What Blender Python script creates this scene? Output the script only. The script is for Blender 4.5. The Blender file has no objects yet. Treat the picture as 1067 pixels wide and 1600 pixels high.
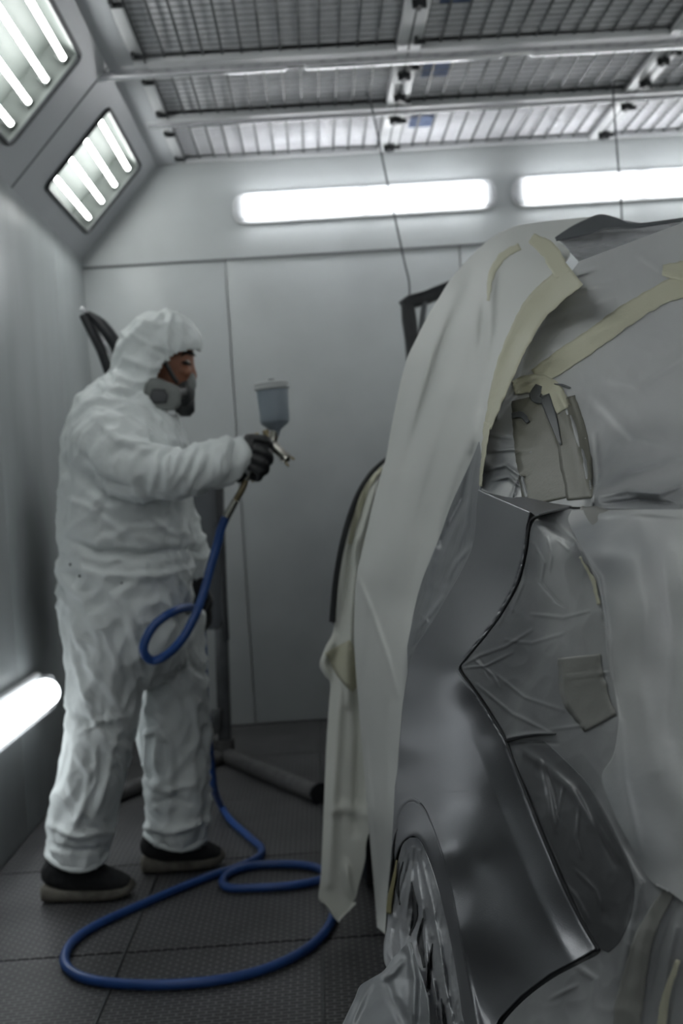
import bpy, bmesh, math, random
import numpy as np
from mathutils import Vector, noise
random.seed(7)
C = bpy.context.scene.collection
S = bpy.context.scene
# ---------------------------------------------------------------- camera
F = 1800.0; H = 1.15
th = math.atan(0.065)
ey = np.array([-38.5/F, 30/F, 1.]); ey /= np.linalg.norm(ey)
ez = np.array([-math.sin(th), math.cos(th), 0.]); ez -= ey*ez.dot(ey); ez /= np.linalg.norm(ez)
ex = np.array([math.cos(th), math.sin(th), 0.]); ex -= ey*ex.dot(ey); ex -= ez*ex.dot(ez); ex /= np.linalg.norm(ex)
M = np.array([ex, ey, ez]); CAM = np.array([0., 0., H])
def U(px, py, Y):                       # the point at distance Y into the room seen at a pixel of the photograph
    d = M @ np.array([(px-533.5)/F, (800-py)/F, 1.]); return CAM + d*Y/d[1]
def G(px, py, z=0.0):
    d = M @ np.array([(px-533.5)/F, (800-py)/F, 1.]); return CAM + d*(z-H)/d[2]
def PX(w):
    c = M.T @ (np.asarray(w, float)-CAM); return 533.5+F*c[0]/c[2], 800-F*c[1]/c[2]
cd = bpy.data.cameras.new('camera'); cam = bpy.data.objects.new('camera', cd); C.objects.link(cam)
from mathutils import Matrix
cam.matrix_world = Matrix([[M[i][0], M[i][1], -M[i][2], CAM[i]] for i in range(3)] + [[0, 0, 0, 1]])
cd.sensor_fit = 'VERTICAL'; cd.sensor_height = 36.0; cd.sensor_width = 24.0; cd.lens = F/1600*36
cd.clip_start = 0.05
cd.dof.use_dof = True; cd.dof.focus_distance = 1.35; cd.dof.aperture_fstop = 6.3
S.camera = cam
# ---------------------------------------------------------------- light levels and view
EXPOSURE = 0.52
S.view_settings.view_transform = 'Standard'; S.view_settings.look = 'None'
S.view_settings.exposure = EXPOSURE; S.view_settings.gamma = 1.0; S.view_settings.use_curve_mapping = False
E_HAUNCH, E_BACK, E_LOW = 12.0, 9.0, 3.0
w = bpy.data.worlds.new('world'); S.world = w; w.use_nodes = True
w.node_tree.nodes['Background'].inputs[0].default_value = (.5, .52, .55, 1)
w.node_tree.nodes['Background'].inputs[1].default_value = 0.05

# ---------------------------------------------------------------- materials
def mat(name, col, rough=.5, metal=0., noise_amt=0., nscale=8., bump=0., bscale=60., spec=.5, col2=None, coat=0., emit=None, es=0., trans=0., alpha=1., lo=.35, hi=.65, detail=4., sss=0., aniso=None):
    m = bpy.data.materials.new(name); m.use_nodes = True; nt = m.node_tree; b = nt.nodes['Principled BSDF']
    I = b.inputs
    I['Base Color'].default_value = (*col, 1); I['Roughness'].default_value = rough; I['Metallic'].default_value = metal
    I['Specular IOR Level'].default_value = spec; I['Coat Weight'].default_value = coat; I['Coat Roughness'].default_value = .12
    I['Transmission Weight'].default_value = trans; I['Alpha'].default_value = alpha
    if sss: I['Subsurface Weight'].default_value = sss; I['Subsurface Radius'].default_value = (.02, .01, .006)
    if emit: I['Emission Color'].default_value = (*emit, 1); I['Emission Strength'].default_value = es
    tc = nt.nodes.new('ShaderNodeTexCoord')
    src = tc.outputs['Object']
    if aniso:
        mp = nt.nodes.new('ShaderNodeMapping'); mp.inputs['Scale'].default_value = aniso
        nt.links.new(src, mp.inputs[0]); src = mp.outputs[0]
    if noise_amt or col2:
        n = nt.nodes.new('ShaderNodeTexNoise'); n.inputs['Scale'].default_value = nscale; n.inputs['Detail'].default_value = detail
        nt.links.new(src, n.inputs['Vector'])
        r = nt.nodes.new('ShaderNodeValToRGB'); r.color_ramp.elements[0].position = lo; r.color_ramp.elements[1].position = hi
        c2 = col2 if col2 else tuple(max(0, c*(1-noise_amt)) for c in col)
        r.color_ramp.elements[0].color = (*c2, 1); r.color_ramp.elements[1].color = (*col, 1)
        nt.links.new(n.outputs['Fac'], r.inputs[0]); nt.links.new(r.outputs[0], I['Base Color'])
    if bump:
        n2 = nt.nodes.new('ShaderNodeTexNoise'); n2.inputs['Scale'].default_value = bscale; n2.inputs['Detail'].default_value = 5
        nt.links.new(src, n2.inputs['Vector'])
        bp = nt.nodes.new('ShaderNodeBump'); bp.inputs['Strength'].default_value = bump; bp.inputs['Distance'].default_value = .01
        nt.links.new(n2.outputs['Fac'], bp.inputs['Height']); nt.links.new(bp.outputs[0], I['Normal'])
    return m
WALL = mat('wall_enamel', (.50, .525, .53), .38, noise_amt=.12, nscale=2.2, bump=.02, bscale=6)
def blotched(m, spots, blotch_col, nscale=3.):
    nt = m.node_tree; b = nt.nodes['Principled BSDF']; L = nt.links.new; geo = nt.nodes.new('ShaderNodeNewGeometry')
    n = nt.nodes.new('ShaderNodeTexNoise'); n.inputs['Scale'].default_value = nscale; n.inputs['Detail'].default_value = 4; L(geo.outputs['Position'], n.inputs['Vector'])
    wv = nt.nodes.new('ShaderNodeVectorMath'); wv.operation = 'MULTIPLY_ADD'; wv.inputs[1].default_value = (.5, .5, .5); L(n.outputs['Color'], wv.inputs[0]); L(geo.outputs['Position'], wv.inputs[2])
    acc = None
    for (c, rad, st) in spots:
        sb = nt.nodes.new('ShaderNodeVectorMath'); sb.operation = 'SUBTRACT'; sb.inputs[1].default_value = tuple(np.array(c)+.25); L(wv.outputs[0], sb.inputs[0])
        sc = nt.nodes.new('ShaderNodeVectorMath'); sc.operation = 'DIVIDE'; sc.inputs[1].default_value = rad; L(sb.outputs[0], sc.inputs[0])
        ln = nt.nodes.new('ShaderNodeVectorMath'); ln.operation = 'LENGTH'; L(sc.outputs[0], ln.inputs[0])
        mr = nt.nodes.new('ShaderNodeMapRange'); mr.interpolation_type = 'SMOOTHSTEP'; mr.inputs['From Min'].default_value = 0.; mr.inputs['From Max'].default_value = 1.; mr.inputs['To Min'].default_value = st; mr.inputs['To Max'].default_value = 0.
        L(ln.outputs['Value'], mr.inputs['Value'])
        if acc is None: acc = mr.outputs[0]
        else:
            mx = nt.nodes.new('ShaderNodeMath'); mx.operation = 'MAXIMUM'; L(acc, mx.inputs[0]); L(mr.outputs[0], mx.inputs[1]); acc = mx.outputs[0]
    old = b.inputs['Base Color'].links[0].from_socket
    mix = nt.nodes.new('ShaderNodeMix'); mix.data_type = 'RGBA'; mix.inputs[7].default_value = (*blotch_col, 1)
    L(acc, mix.inputs[0]); L(old, mix.inputs[6]); L(mix.outputs[2], b.inputs['Base Color'])
# noise-edged grey blotches mixed into the wall colour, low to middle height
blotched(WALL, [((.55, 5.84, .75), (1.3, 9., 1.25), .75), ((1.3, 5.84, 1.2), (1.2, 9., 1.1), .6)], (.20, .21, .225))
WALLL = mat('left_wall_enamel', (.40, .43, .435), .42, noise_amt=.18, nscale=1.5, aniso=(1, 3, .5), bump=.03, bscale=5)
blotched(WALLL, [((-1.1, 4.5, .85), (9., .50, .80), 1.), ((-1.1, 4.2, .1), (9., 1.6, .6), .6)], (.045, .05, .052), 1.5)  # darker blotches low on the left wall, edges broken by noise
HAU = mat('haunch_enamel', (.42, .435, .455), .42, noise_amt=.06, nscale=3)
FRAMEW = mat('frame_enamel', (.55, .56, .57), .35, noise_amt=.08, nscale=5)
GAP = mat('panel_joint', (.10, .105, .11), .7)
RAILM = mat('rail_metal', (.80, .80, .82), .22, metal=.75)
FILTER = mat('filter_fleece', (.86, .865, .895), .95, noise_amt=.12, nscale=25, bump=.3, bscale=120)
FILTB = mat('filter_print', (.20, .27, .48), .95, noise_amt=.5, nscale=30)
WIRE = mat('mesh_wire', (.10, .104, .112), .5, metal=.3)
FLOORM = None
TUBE = mat('lamp_tube', (.9, .9, .9), .4, emit=(.97, 1., .985), es=E_HAUNCH)
TUBEB = mat('lamp_tube_white', (.9, .9, .9), .4, emit=(.97, .985, 1.), es=E_BACK)
LOWM = mat('lamp_low_diffuser', (.9, .9, .9), .4, emit=(.93, .98, 1.), es=E_LOW)
REFL = mat('lamp_reflector', (.115, .128, .12), .5)
RUBBER = mat('rubber_gasket', (.02, .022, .025), .5)
CLEAR = mat('clear_cover', (.9, .92, .95), .25, spec=.5, alpha=.25)
STEEL = mat('stand_steel', (.10, .105, .11), .4, metal=.5, noise_amt=.25, nscale=14, bump=.05)
PIPE = mat('dusty_pipe', (.10, .10, .10), .6, noise_amt=.3, nscale=20)
PARTG = mat('primer_part', (.10, .108, .118), .38, noise_amt=.15, nscale=6)
DARK = mat('dark_plastic', (.022, .024, .028), .45, noise_amt=.3, nscale=30)
SUIT = mat('coverall_fabric', (.76, .80, .80), .62, noise_amt=.05, nscale=6, bump=.35, bscale=34, sss=0)
def crumple(m, scale, dist, strength, stretch=(1, 1, .7)):
    nt = m.node_tree; b = nt.nodes['Principled BSDF']; L = nt.links.new
    tc = nt.nodes.new('ShaderNodeTexCoord'); mp = nt.nodes.new('ShaderNodeMapping'); mp.inputs['Scale'].default_value = stretch; L(tc.outputs['Object'], mp.inputs[0])
    a = nt.nodes.new('ShaderNodeTexNoise'); a.noise_type = 'RIDGED_MULTIFRACTAL'; a.inputs['Scale'].default_value = scale; a.inputs['Detail'].default_value = 3; a.inputs['Distortion'].default_value = 1.1; a.inputs['Roughness'].default_value = .55
    L(mp.outputs[0], a.inputs['Vector'])
    bp = nt.nodes.new('ShaderNodeBump'); bp.inputs['Strength'].default_value = strength; bp.inputs['Distance'].default_value = dist
    L(a.outputs['Fac'], bp.inputs['Height'])
    old = b.inputs['Normal'].links[0].from_node if b.inputs['Normal'].links else None
    if old: L(bp.outputs[0], old.inputs['Normal'])
    else: L(bp.outputs[0], b.inputs['Normal'])
crumple(SUIT, 5.5, .010, .8)
SKIN = mat('skin', (.30, .125, .07), .5, noise_amt=.18, nscale=30, bump=.05, bscale=200)
HAIR = mat('dark_hair', (.012, .01, .009), .7)
EYEW = mat('eye_white', (.4, .36, .33), .3)
MASKG = mat('mask_grey', (.19, .20, .195), .5, noise_amt=.12, nscale=30)
MASKD = mat('mask_dark', (.028, .030, .032), .35, noise_amt=.2, nscale=40)
MASKI = mat('mask_inset', (.07, .072, .078), .6)
GLOVE = mat('nitrile_glove', (.012, .013, .015), .42, bump=.25, bscale=90)
SHOEU = mat('shoe_fabric', (.018, .019, .021), .85, noise_amt=.4, nscale=60, bump=.3, bscale=200)
SHOES = mat('shoe_sole', (.16, .15, .125), .8, noise_amt=.35, nscale=30, bump=.2, bscale=80)
HOSE = mat('blue_hose', (.025, .085, .30), .42, noise_amt=.2, nscale=12)
CHROME = mat('chrome', (.6, .58, .52), .16, metal=1.)
BRASS = mat('worn_brass', (.36, .30, .18), .35, metal=.8, noise_amt=.3, nscale=60)
CUP = mat('paint_cup', (.26, .305, .345), .35, spec=.5, sss=0)
LID = mat('cup_lid', (.50, .52, .52), .45)
YEL = mat('yellow_mark', (.45, .34, .08), .7)

def paint_mat():
    m = mat('silver_paint', (.265, .268, .285), .38, metal=.82, noise_amt=.0)
    nt = m.node_tree; b = nt.nodes['Principled BSDF']
    tc = nt.nodes.new('ShaderNodeTexCoord')
    n = nt.nodes.new('ShaderNodeTexNoise'); n.inputs['Scale'].default_value = 900; n.inputs['Detail'].default_value = 2
    bp = nt.nodes.new('ShaderNodeBump'); bp.inputs['Strength'].default_value = .12; bp.inputs['Distance'].default_value = .002
    nt.links.new(tc.outputs['Object'], n.inputs['Vector']); nt.links.new(n.outputs['Fac'], bp.inputs['Height']); nt.links.new(bp.outputs[0], b.inputs['Normal'])
    r = nt.nodes.new('ShaderNodeMapRange'); r.inputs['To Min'].default_value = .30; r.inputs['To Max'].default_value = .44
    nt.links.new(n.outputs['Fac'], r.inputs['Value']); nt.links.new(r.outputs[0], b.inputs['Roughness'])
    return m
PAINT = paint_mat()

def sheet_mat(name, col, rough, stain=None, stain_col=(.2, .21, .225), spots=(), bump=.25, bscale=14, metal=0., fine=.15):
    """masking film or paper; stains = overspray patches, each ((world centre), radius, strength)"""
    m = mat(name, col, rough, noise_amt=.0); nt = m.node_tree; b = nt.nodes['Principled BSDF']; b.inputs['Metallic'].default_value = metal
    tc = nt.nodes.new('ShaderNodeTexCoord'); geo = nt.nodes.new('ShaderNodeNewGeometry')
    L = nt.links.new
    n = nt.nodes.new('ShaderNodeTexNoise'); n.inputs['Scale'].default_value = bscale; n.inputs['Detail'].default_value = 6; n.inputs['Roughness'].default_value = .55
    n.inputs['Distortion'].default_value = 1.2
    L(tc.outputs['Object'], n.inputs['Vector'])
    bp = nt.nodes.new('ShaderNodeBump'); bp.inputs['Strength'].default_value = bump; bp.inputs['Distance'].default_value = .012
    L(n.outputs['Fac'], bp.inputs['Height'])
    n2 = nt.nodes.new('ShaderNodeTexNoise'); n2.inputs['Scale'].default_value = 260; n2.inputs['Detail'].default_value = 3
    L(tc.outputs['Object'], n2.inputs['Vector'])
    b2 = nt.nodes.new('ShaderNodeBump'); b2.inputs['Strength'].default_value = fine; b2.inputs['Distance'].default_value = .001
    L(n2.outputs['Fac'], b2.inputs['Height']); L(bp.outputs[0], b2.inputs['Normal']); L(b2.outputs[0], b.inputs['Normal'])
    acc = None
    for (c, rad, st) in spots:
        d = nt.nodes.new('ShaderNodeVectorMath'); d.operation = 'DISTANCE'; d.inputs[1].default_value = tuple(c)
        L(geo.outputs['Position'], d.inputs[0])
        mr = nt.nodes.new('ShaderNodeMapRange'); mr.interpolation_type = 'SMOOTHSTEP'
        mr.inputs['From Min'].default_value = rad; mr.inputs['From Max'].default_value = rad*.15
        mr.inputs['To Min'].default_value = 0; mr.inputs['To Max'].default_value = st
        L(d.outputs['Value'], mr.inputs['Value'])
        if acc is None: acc = mr.outputs[0]
        else:
            mx = nt.nodes.new('ShaderNodeMath'); mx.operation = 'MAXIMUM'; L(acc, mx.inputs[0]); L(mr.outputs[0], mx.inputs[1]); acc = mx.outputs[0]
    if acc is not None:
        n3 = nt.nodes.new('ShaderNodeTexNoise'); n3.inputs['Scale'].default_value = 9; n3.inputs['Detail'].default_value = 5
        L(tc.outputs['Object'], n3.inputs['Vector'])
        mm = nt.nodes.new('ShaderNodeMapRange'); mm.inputs['From Min'].default_value = .3; mm.inputs['From Max'].default_value = .6; mm.inputs['To Min'].default_value = .55; mm.inputs['To Max'].default_value = 1.
        L(n3.outputs['Fac'], mm.inputs['Value'])
        mu = nt.nodes.new('ShaderNodeMath'); mu.operation = 'MULTIPLY'; mu.use_clamp = True; L(acc, mu.inputs[0]); L(mm.outputs[0], mu.inputs[1])
        mix = nt.nodes.new('ShaderNodeMix'); mix.data_type = 'RGBA'
        mix.inputs[6].default_value = (*col, 1); mix.inputs[7].default_value = (*stain_col, 1)
        L(mu.outputs[0], mix.inputs[0]); L(mix.outputs[2], b.inputs['Base Color'])
    return m

# ---------------------------------------------------------------- mesh helpers
OFF = {}
def link(name, verts, faces, m, parent=None, smooth=True, autosmooth=None):
    verts = np.asarray(verts, float)
    if parent is None:
        mn, mx = verts.min(0), verts.max(0); off = np.array([(mn[0]+mx[0])/2, (mn[1]+mx[1])/2, mn[2]])
    else: off = OFF[parent.name]
    me = bpy.data.meshes.new(name); me.from_pydata([tuple(v-off) for v in verts], [], faces); me.update()
    if m: me.materials.append(m)
    o = bpy.data.objects.new(name, me); C.objects.link(o)
    if smooth:
        me.shade_smooth()
        if autosmooth is not None:
            bm = bmesh.new(); bm.from_mesh(me)
            for e in bm.edges:
                if len(e.link_faces) == 2 and e.calc_face_angle(0) > math.radians(autosmooth): e.smooth = False
            bm.to_mesh(me); bm.free()
    if parent is None: o.location = off
    else: o.parent = parent
    OFF[o.name] = off
    return o
def thing(name, loc, label, cat, group=None):
    o = bpy.data.objects.new(name, None); C.objects.link(o); o.location = loc; o.empty_display_size = .05
    OFF[o.name] = np.asarray(loc, float); return tag(o, label, cat, group)
def tag(o, label=None, cat=None, group=None, kind=None):
    if label: o['label'] = label
    if cat: o['category'] = cat
    if group: o['group'] = group
    if kind: o['kind'] = kind
    return o
class MB:
    def __init__(s): s.v = []; s.f = []
    def add(s, v, f):
        n = len(s.v); s.v += [tuple(map(float, p)) for p in v]; s.f += [tuple(i+n for i in q) for q in f]; return s
    def box(s, c, d, ax=None):
        c = np.asarray(c, float); d = np.asarray(d, float)/2
        A = np.eye(3) if ax is None else np.asarray(ax, float)
        v = [c + A[0]*d[0]*i + A[1]*d[1]*j + A[2]*d[2]*k for i in (-1, 1) for j in (-1, 1) for k in (-1, 1)]
        return s.add(v, [(0, 1, 3, 2), (4, 6, 7, 5), (0, 4, 5, 1), (2, 3, 7, 6), (0, 2, 6, 4), (1, 5, 7, 3)])
    def bbox(s, c, d, ax=None, bev=.003, seg=2):
        m2 = MB().box(c, d, ax); bm = bmesh.new(); vs = [bm.verts.new(p) for p in m2.v]
        for f in m2.f: bm.faces.new([vs[i] for i in f])
        bmesh.ops.bevel(bm, geom=bm.edges[:], offset=bev, segments=seg, affect='EDGES', profile=.5)
        bm.verts.index_update(); s.add([v.co[:] for v in bm.verts], [[v.index for v in f.verts] for f in bm.faces]); bm.free(); return s
    def tube(s, pts, r, n=12, cap=True, sub=0):
        pts = [np.asarray(p, float) for p in pts]
        if sub: pts = spline(pts, sub)
        rs = r if hasattr(r, '__len__') else [r]*len(pts)
        if len(rs) != len(pts): rs = np.interp(np.linspace(0, 1, len(pts)), np.linspace(0, 1, len(rs)), rs)
        prev = None; V = []
        for i, p in enumerate(pts):
            t = pts[min(i+1, len(pts)-1)] - pts[max(i-1, 0)]; t /= (np.linalg.norm(t)+1e-12)
            if prev is None: a = np.array([0, 0, 1.]) if abs(t[2]) < .9 else np.array([1., 0, 0])
            else: a = prev
            a = a - t*a.dot(t); a /= np.linalg.norm(a)+1e-12; b = np.cross(t, a); prev = a
            for k in range(n):
                q = 2*math.pi*k/n; V.append(p + rs[i]*(a*math.cos(q)+b*math.sin(q)))
        Fs = [(i*n+k, i*n+(k+1) % n, (i+1)*n+(k+1) % n, (i+1)*n+k) for i in range(len(pts)-1) for k in range(n)]
        if cap: Fs += [tuple(range(n))[::-1], tuple((len(pts)-1)*n+k for k in range(n))]
        return s.add(V, Fs)
    def loft(s, rings, n=28, pw=2.0, ref=(0, 1, 0)):
        """rings: (centre, a, b): a = half size along ref, b = half size across; frames follow the chain"""
        V = []; P = [np.asarray(r[0], float) for r in rings]; ref = np.asarray(ref, float)
        for i, (c, a, b) in enumerate(rings):
            t = P[min(i+1, len(P)-1)] - P[max(i-1, 0)]; t /= np.linalg.norm(t)
            u = ref - t*ref.dot(t); u /= np.linalg.norm(u); w_ = np.cross(t, u)
            for k in range(n):
                q = 2*math.pi*k/n; cs, sn = math.cos(q), math.sin(q)
                cs = math.copysign(abs(cs)**(2/pw), cs); sn = math.copysign(abs(sn)**(2/pw), sn)
                V.append(P[i] + u*a*cs + w_*b*sn)
        m_ = len(rings)
        Fs = [(i*n+k, i*n+(k+1) % n, (i+1)*n+(k+1) % n, (i+1)*n+k) for i in range(m_-1) for k in range(n)]
        Fs += [tuple(range(n))[::-1], tuple((m_-1)*n+k for k in range(n))]
        return s.add(V, Fs)
    def ball(s, c, r, ax=None, n=20, m_=12):
        c = np.asarray(c, float); r = np.asarray(r, float)*np.ones(3); A = np.eye(3) if ax is None else np.asarray(ax)
        V = [c + A[2]*r[2]]
        for i in range(1, m_):
            for k in range(n):
                a, q = math.pi*i/m_, 2*math.pi*k/n
                V.append(c + A[0]*r[0]*math.sin(a)*math.cos(q) + A[1]*r[1]*math.sin(a)*math.sin(q) + A[2]*r[2]*math.cos(a))
        V.append(c - A[2]*r[2]); L_ = len(V)-1
        Fs = [(0, 1+k, 1+(k+1) % n) for k in range(n)]
        Fs += [(1+i*n+k, 1+(i+1)*n+k, 1+(i+1)*n+(k+1) % n, 1+i*n+(k+1) % n) for i in range(m_-2) for k in range(n)]
        Fs += [(L_, 1+(m_-2)*n+(k+1) % n, 1+(m_-2)*n+k) for k in range(n)]
        return s.add(V, Fs)
    def lathe(s, p0, ax, prof, n=24):
        """prof: (distance along the axis, radius)"""
        p0 = np.asarray(p0, float); ax = np.asarray(ax, float); ax /= np.linalg.norm(ax)
        a = np.array([0, 1., 0]); a -= ax*a.dot(ax); a /= np.linalg.norm(a); b = np.cross(ax, a); V = []
        for (t, r) in prof:
            for k in range(n):
                q = 2*math.pi*k/n; V.append(p0 + ax*t + r*(a*math.cos(q)+b*math.sin(q)))
        Fs = [(i*n+k, i*n+(k+1) % n, (i+1)*n+(k+1) % n, (i+1)*n+k) for i in range(len(prof)-1) for k in range(n)]
        Fs += [tuple(range(n))[::-1], tuple((len(prof)-1)*n+k for k in range(n))]
        return s.add(V, Fs)
    def slab(s, poly, vec, bev=.0, seg=2):
        """closed planar outline pushed along vec, edges rounded"""
        bm = bmesh.new(); vs = [bm.verts.new(tuple(p)) for p in poly]; f = bm.faces.new(vs)
        r = bmesh.ops.extrude_face_region(bm, geom=[f]); nv = [g for g in r['geom'] if isinstance(g, bmesh.types.BMVert)]
        bmesh.ops.translate(bm, vec=Vector(vec), verts=nv); bmesh.ops.recalc_face_normals(bm, faces=bm.faces[:])
        if bev: bmesh.ops.bevel(bm, geom=bm.edges[:], offset=bev, segments=seg, affect='EDGES', profile=.5, clamp_overlap=True)
        bm.verts.index_update(); s.add([v.co[:] for v in bm.verts], [[v.index for v in f.verts] for f in bm.faces]); bm.free(); return s
    def build(s, name, m, parent=None, smooth=True, auto=35):
        return link(name, s.v, s.f, m, parent, smooth, auto)
def spline(pts, sub):
    P = [np.asarray(p, float) for p in pts]; out = []
    for i in range(len(P)-1):
        p0 = P[i-1] if i else 2*P[0]-P[1]; p1, p2 = P[i], P[i+1]; p3 = P[i+2] if i+2 < len(P) else 2*P[-1]-P[-2]
        for k in range(sub):
            t = k/sub
            out.append(.5*((2*p1)+(-p0+p2)*t+(2*p0-5*p1+4*p2-p3)*t*t+(-p0+3*p1-3*p2+p3)*t**3))
    out.append(P[-1]); return out
def remeshed(name, mb, voxel, m, parent, smooth_it=4, disp=None, cut=None, thick=None):
    """one continuous skin over overlapping closed lofts"""
    me = bpy.data.meshes.new('tmp'); me.from_pydata(mb.v, [], mb.f); me.update()
    bm = bmesh.new(); bm.from_mesh(me); bmesh.ops.recalc_face_normals(bm, faces=bm.faces[:]); bm.to_mesh(me); bm.free()
    o = bpy.data.objects.new('tmp', me); C.objects.link(o)
    r = o.modifiers.new('r', 'REMESH'); r.mode = 'VOXEL'; r.voxel_size = voxel
    s_ = o.modifiers.new('s', 'SMOOTH'); s_.factor = .5; s_.iterations = smooth_it
    dg = bpy.context.evaluated_depsgraph_get(); m2 = bpy.data.meshes.new_from_object(o.evaluated_get(dg))
    bpy.data.objects.remove(o); bpy.data.meshes.remove(me)
    n = len(m2.vertices); co = np.empty(n*3); m2.vertices.foreach_get('co', co); co = co.reshape(-1, 3)
    no = np.array([v.normal[:] for v in m2.vertices])
    if disp is not None: co = co + no*disp(co, no)[:, None]
    faces = [tuple(p.vertices) for p in m2.polygons]
    if cut is not None:
        k = cut(co); keep = [f for f in faces if not all(k[i] for i in f)]
        used = sorted({i for f in keep for i in f}); mp = {a: b for b, a in enumerate(used)}
        co = co[used]; faces = [tuple(mp[i] for i in f) for f in keep]
    bpy.data.meshes.remove(m2)
    ob = link(name, co, faces, m, parent)
    return ob

# ---------------------------------------------------------------- the room
XL, XR, YB, YN, ZC = -1.10, 3.15, 5.84, -1.9, 2.85
ZH, XH = 2.40, -0.70                                     # haunch foot and head
def struct(o): o['kind'] = 'structure'; return o
# floor: steel grating plates with raised lozenge slots
def floor_mat():
    m = mat('floor_grating', (.060, .060, .064), .5, metal=.15); nt = m.node_tree; b = nt.nodes['Principled BSDF']; L = nt.links.new
    geo = nt.nodes.new('ShaderNodeNewGeometry')
    br = nt.nodes.new('ShaderNodeTexBrick'); br.inputs['Scale'].default_value = 1.0; br.offset = .5
    br.inputs['Brick Width'].default_value = .034; br.inputs['Row Height'].default_value = .0155; br.inputs['Mortar Size'].default_value = .0036; br.inputs['Mortar Smooth'].default_value = .6
    br.inputs['Color1'].default_value = (.024, .024, .027, 1); br.inputs['Color2'].default_value = (.034, .034, .038, 1); br.inputs['Mortar'].default_value = (.15, .149, .15, 1)
    L(geo.outputs['Position'], br.inputs['Vector'])
    n = nt.nodes.new('ShaderNodeTexNoise'); n.inputs['Scale'].default_value = 2.5; n.inputs['Detail'].default_value = 6; L(geo.outputs['Position'], n.inputs['Vector'])
    r = nt.nodes.new('ShaderNodeMapRange'); r.inputs['From Min'].default_value = .3; r.inputs['From Max'].default_value = .7; r.inputs['To Min'].default_value = .65; r.inputs['To Max'].default_value = 1.25
    L(n.outputs['Fac'], r.inputs['Value'])
    mx = nt.nodes.new('ShaderNodeVectorMath'); mx.operation = 'SCALE'; L(br.outputs['Color'], mx.inputs[0]); L(r.outputs[0], mx.inputs['Scale']); L(mx.outputs[0], b.inputs['Base Color'])
    bp = nt.nodes.new('ShaderNodeBump'); bp.inputs['Strength'].default_value = .8; bp.inputs['Distance'].default_value = .004
    L(br.outputs['Fac'], bp.inputs['Height']); L(bp.outputs[0], b.inputs['Normal'])
    return m
FLOORM = floor_mat()
mb = MB(); mb.box(((XL+XR)/2, (YB+YN)/2, -.03), (XR-XL+.1, YB-YN+.1, .04))
xs = [XL] + [-1.08+.51*k for k in range(1, 9)] + [XR]; ys = [YN] + [-1.34+.717*k for k in range(0, 11) if -1.34+.717*k < YB-.1] + [YB]
for i in range(len(xs)-1):
    for j in range(len(ys)-1):
        dz = -.0015*((i*7+j*3) % 3)
        mb.box(((xs[i]+xs[i+1])/2, (ys[j]+ys[j+1])/2, -.006+dz/2), (xs[i+1]-xs[i]-.007, ys[j+1]-ys[j]-.009, .012+dz))
struct(mb.build('floor', FLOORM, smooth=False))
# thin steel strips between the plates
k = 0
for x in (-.57, -.06):
    struct(MB().box((x, 2.6, .0015), (.0045, 6.2, .004)).build('trim_%d' % (k+1), STEEL, smooth=False)); k += 1

def prism_wall(name, prof_pts, m, smooth=False):
    return None
# back wall: sandwich panels below, a plain fascia above
mb = MB(); zt = 2.352
seams = [XL-.05, -.385, .80, 2.0, XR+.05]
for i in range(4):
    a, b_ = seams[i], seams[i+1]; mb.bbox(((a+b_)/2, YB+.03, (zt)/2-.001), (b_-a-.006, .06, zt-.004), bev=.003)
mb.box(((XL+XR)/2, YB+.025, (zt+ZC)/2+.05), (XR-XL+.1, .06, ZC-zt+.1-.004))
mb.box(((XL+XR)/2, YB+.075, 1.5), (XR-XL+.3, .03, 3.2))
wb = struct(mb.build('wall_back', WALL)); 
# grey joint strip under the fascia
struct(MB().box(((XL+XR)/2, YB-.002, zt), (XR-XL, .008, .009)).build('trim_3', GAP, smooth=False))
# left and right walls with their sloping light haunches above
def side_wall(sgn, x0, name, m):
    mb = MB()
    for y0, y1 in ((YN, -.7), (-.7, .5), (.5, 1.7), (1.7, 2.9), (2.9, 4.1), (4.1, 5.2), (5.2, YB)):
        mb.bbox((x0+sgn*.03, (y0+y1)/2, ZH/2), (.06, y1-y0-.003, ZH), bev=.0015)
    return struct(mb.build(name, m))
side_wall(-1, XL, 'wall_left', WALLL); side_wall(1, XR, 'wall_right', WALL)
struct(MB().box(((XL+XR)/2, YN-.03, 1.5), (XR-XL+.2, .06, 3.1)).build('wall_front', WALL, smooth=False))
LW = math.hypot(.40, .44)
PANELS = [(-.86, -.01), (.55, 1.40), (1.96, 2.81), (3.36, 4.21), (4.77, 5.62)]
def haunch(sgn, x0, name):
    """sloping band with rectangular openings where the lamps sit"""
    u = np.array([-sgn*.40/LW, 0, .44/LW]); nrm = np.array([sgn*.44/LW, 0, .40/LW]); org = np.array([x0, 0, ZH])
    mb = MB(); s0, s1 = .105, .515
    def strip(ya, yb, sa, sb):
        c = org + u*(sa+sb)/2 + nrm*.012 + np.array([0, (ya+yb)/2, 0])
        mb.box(c, (sb-sa, yb-ya, .024), [u, np.array([0, 1., 0]), nrm])
    strip(YN, YB, -.01, s0); strip(YN, YB, s1, LW+.01)
    last = YN
    for a, b_ in PANELS: strip(last, a, s0, s1); last = b_
    strip(last, YB, s0, s1)
    struct(mb.build(name, HAU, smooth=False))
    # seams between haunch plates
    return u, nrm, org
HL = haunch(-1, XL, 'trim_4'); HR = haunch(1, XR, 'trim_5')
mb = MB()
for y in (1.68, 3.08, 4.49):
    u, nrm, org = HL; mb.box(org+u*LW/2+nrm*-.001+np.array([0, y, 0]), (LW, .007, .004), [u, np.array([0, 1., 0]), nrm])
struct(mb.build('trim_6', GAP, smooth=False))
struct(MB().box((-.655, (YB+YN)/2, ZC), (.115, YB-YN, .02)).build('trim_7', HAU, smooth=False))
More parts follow.
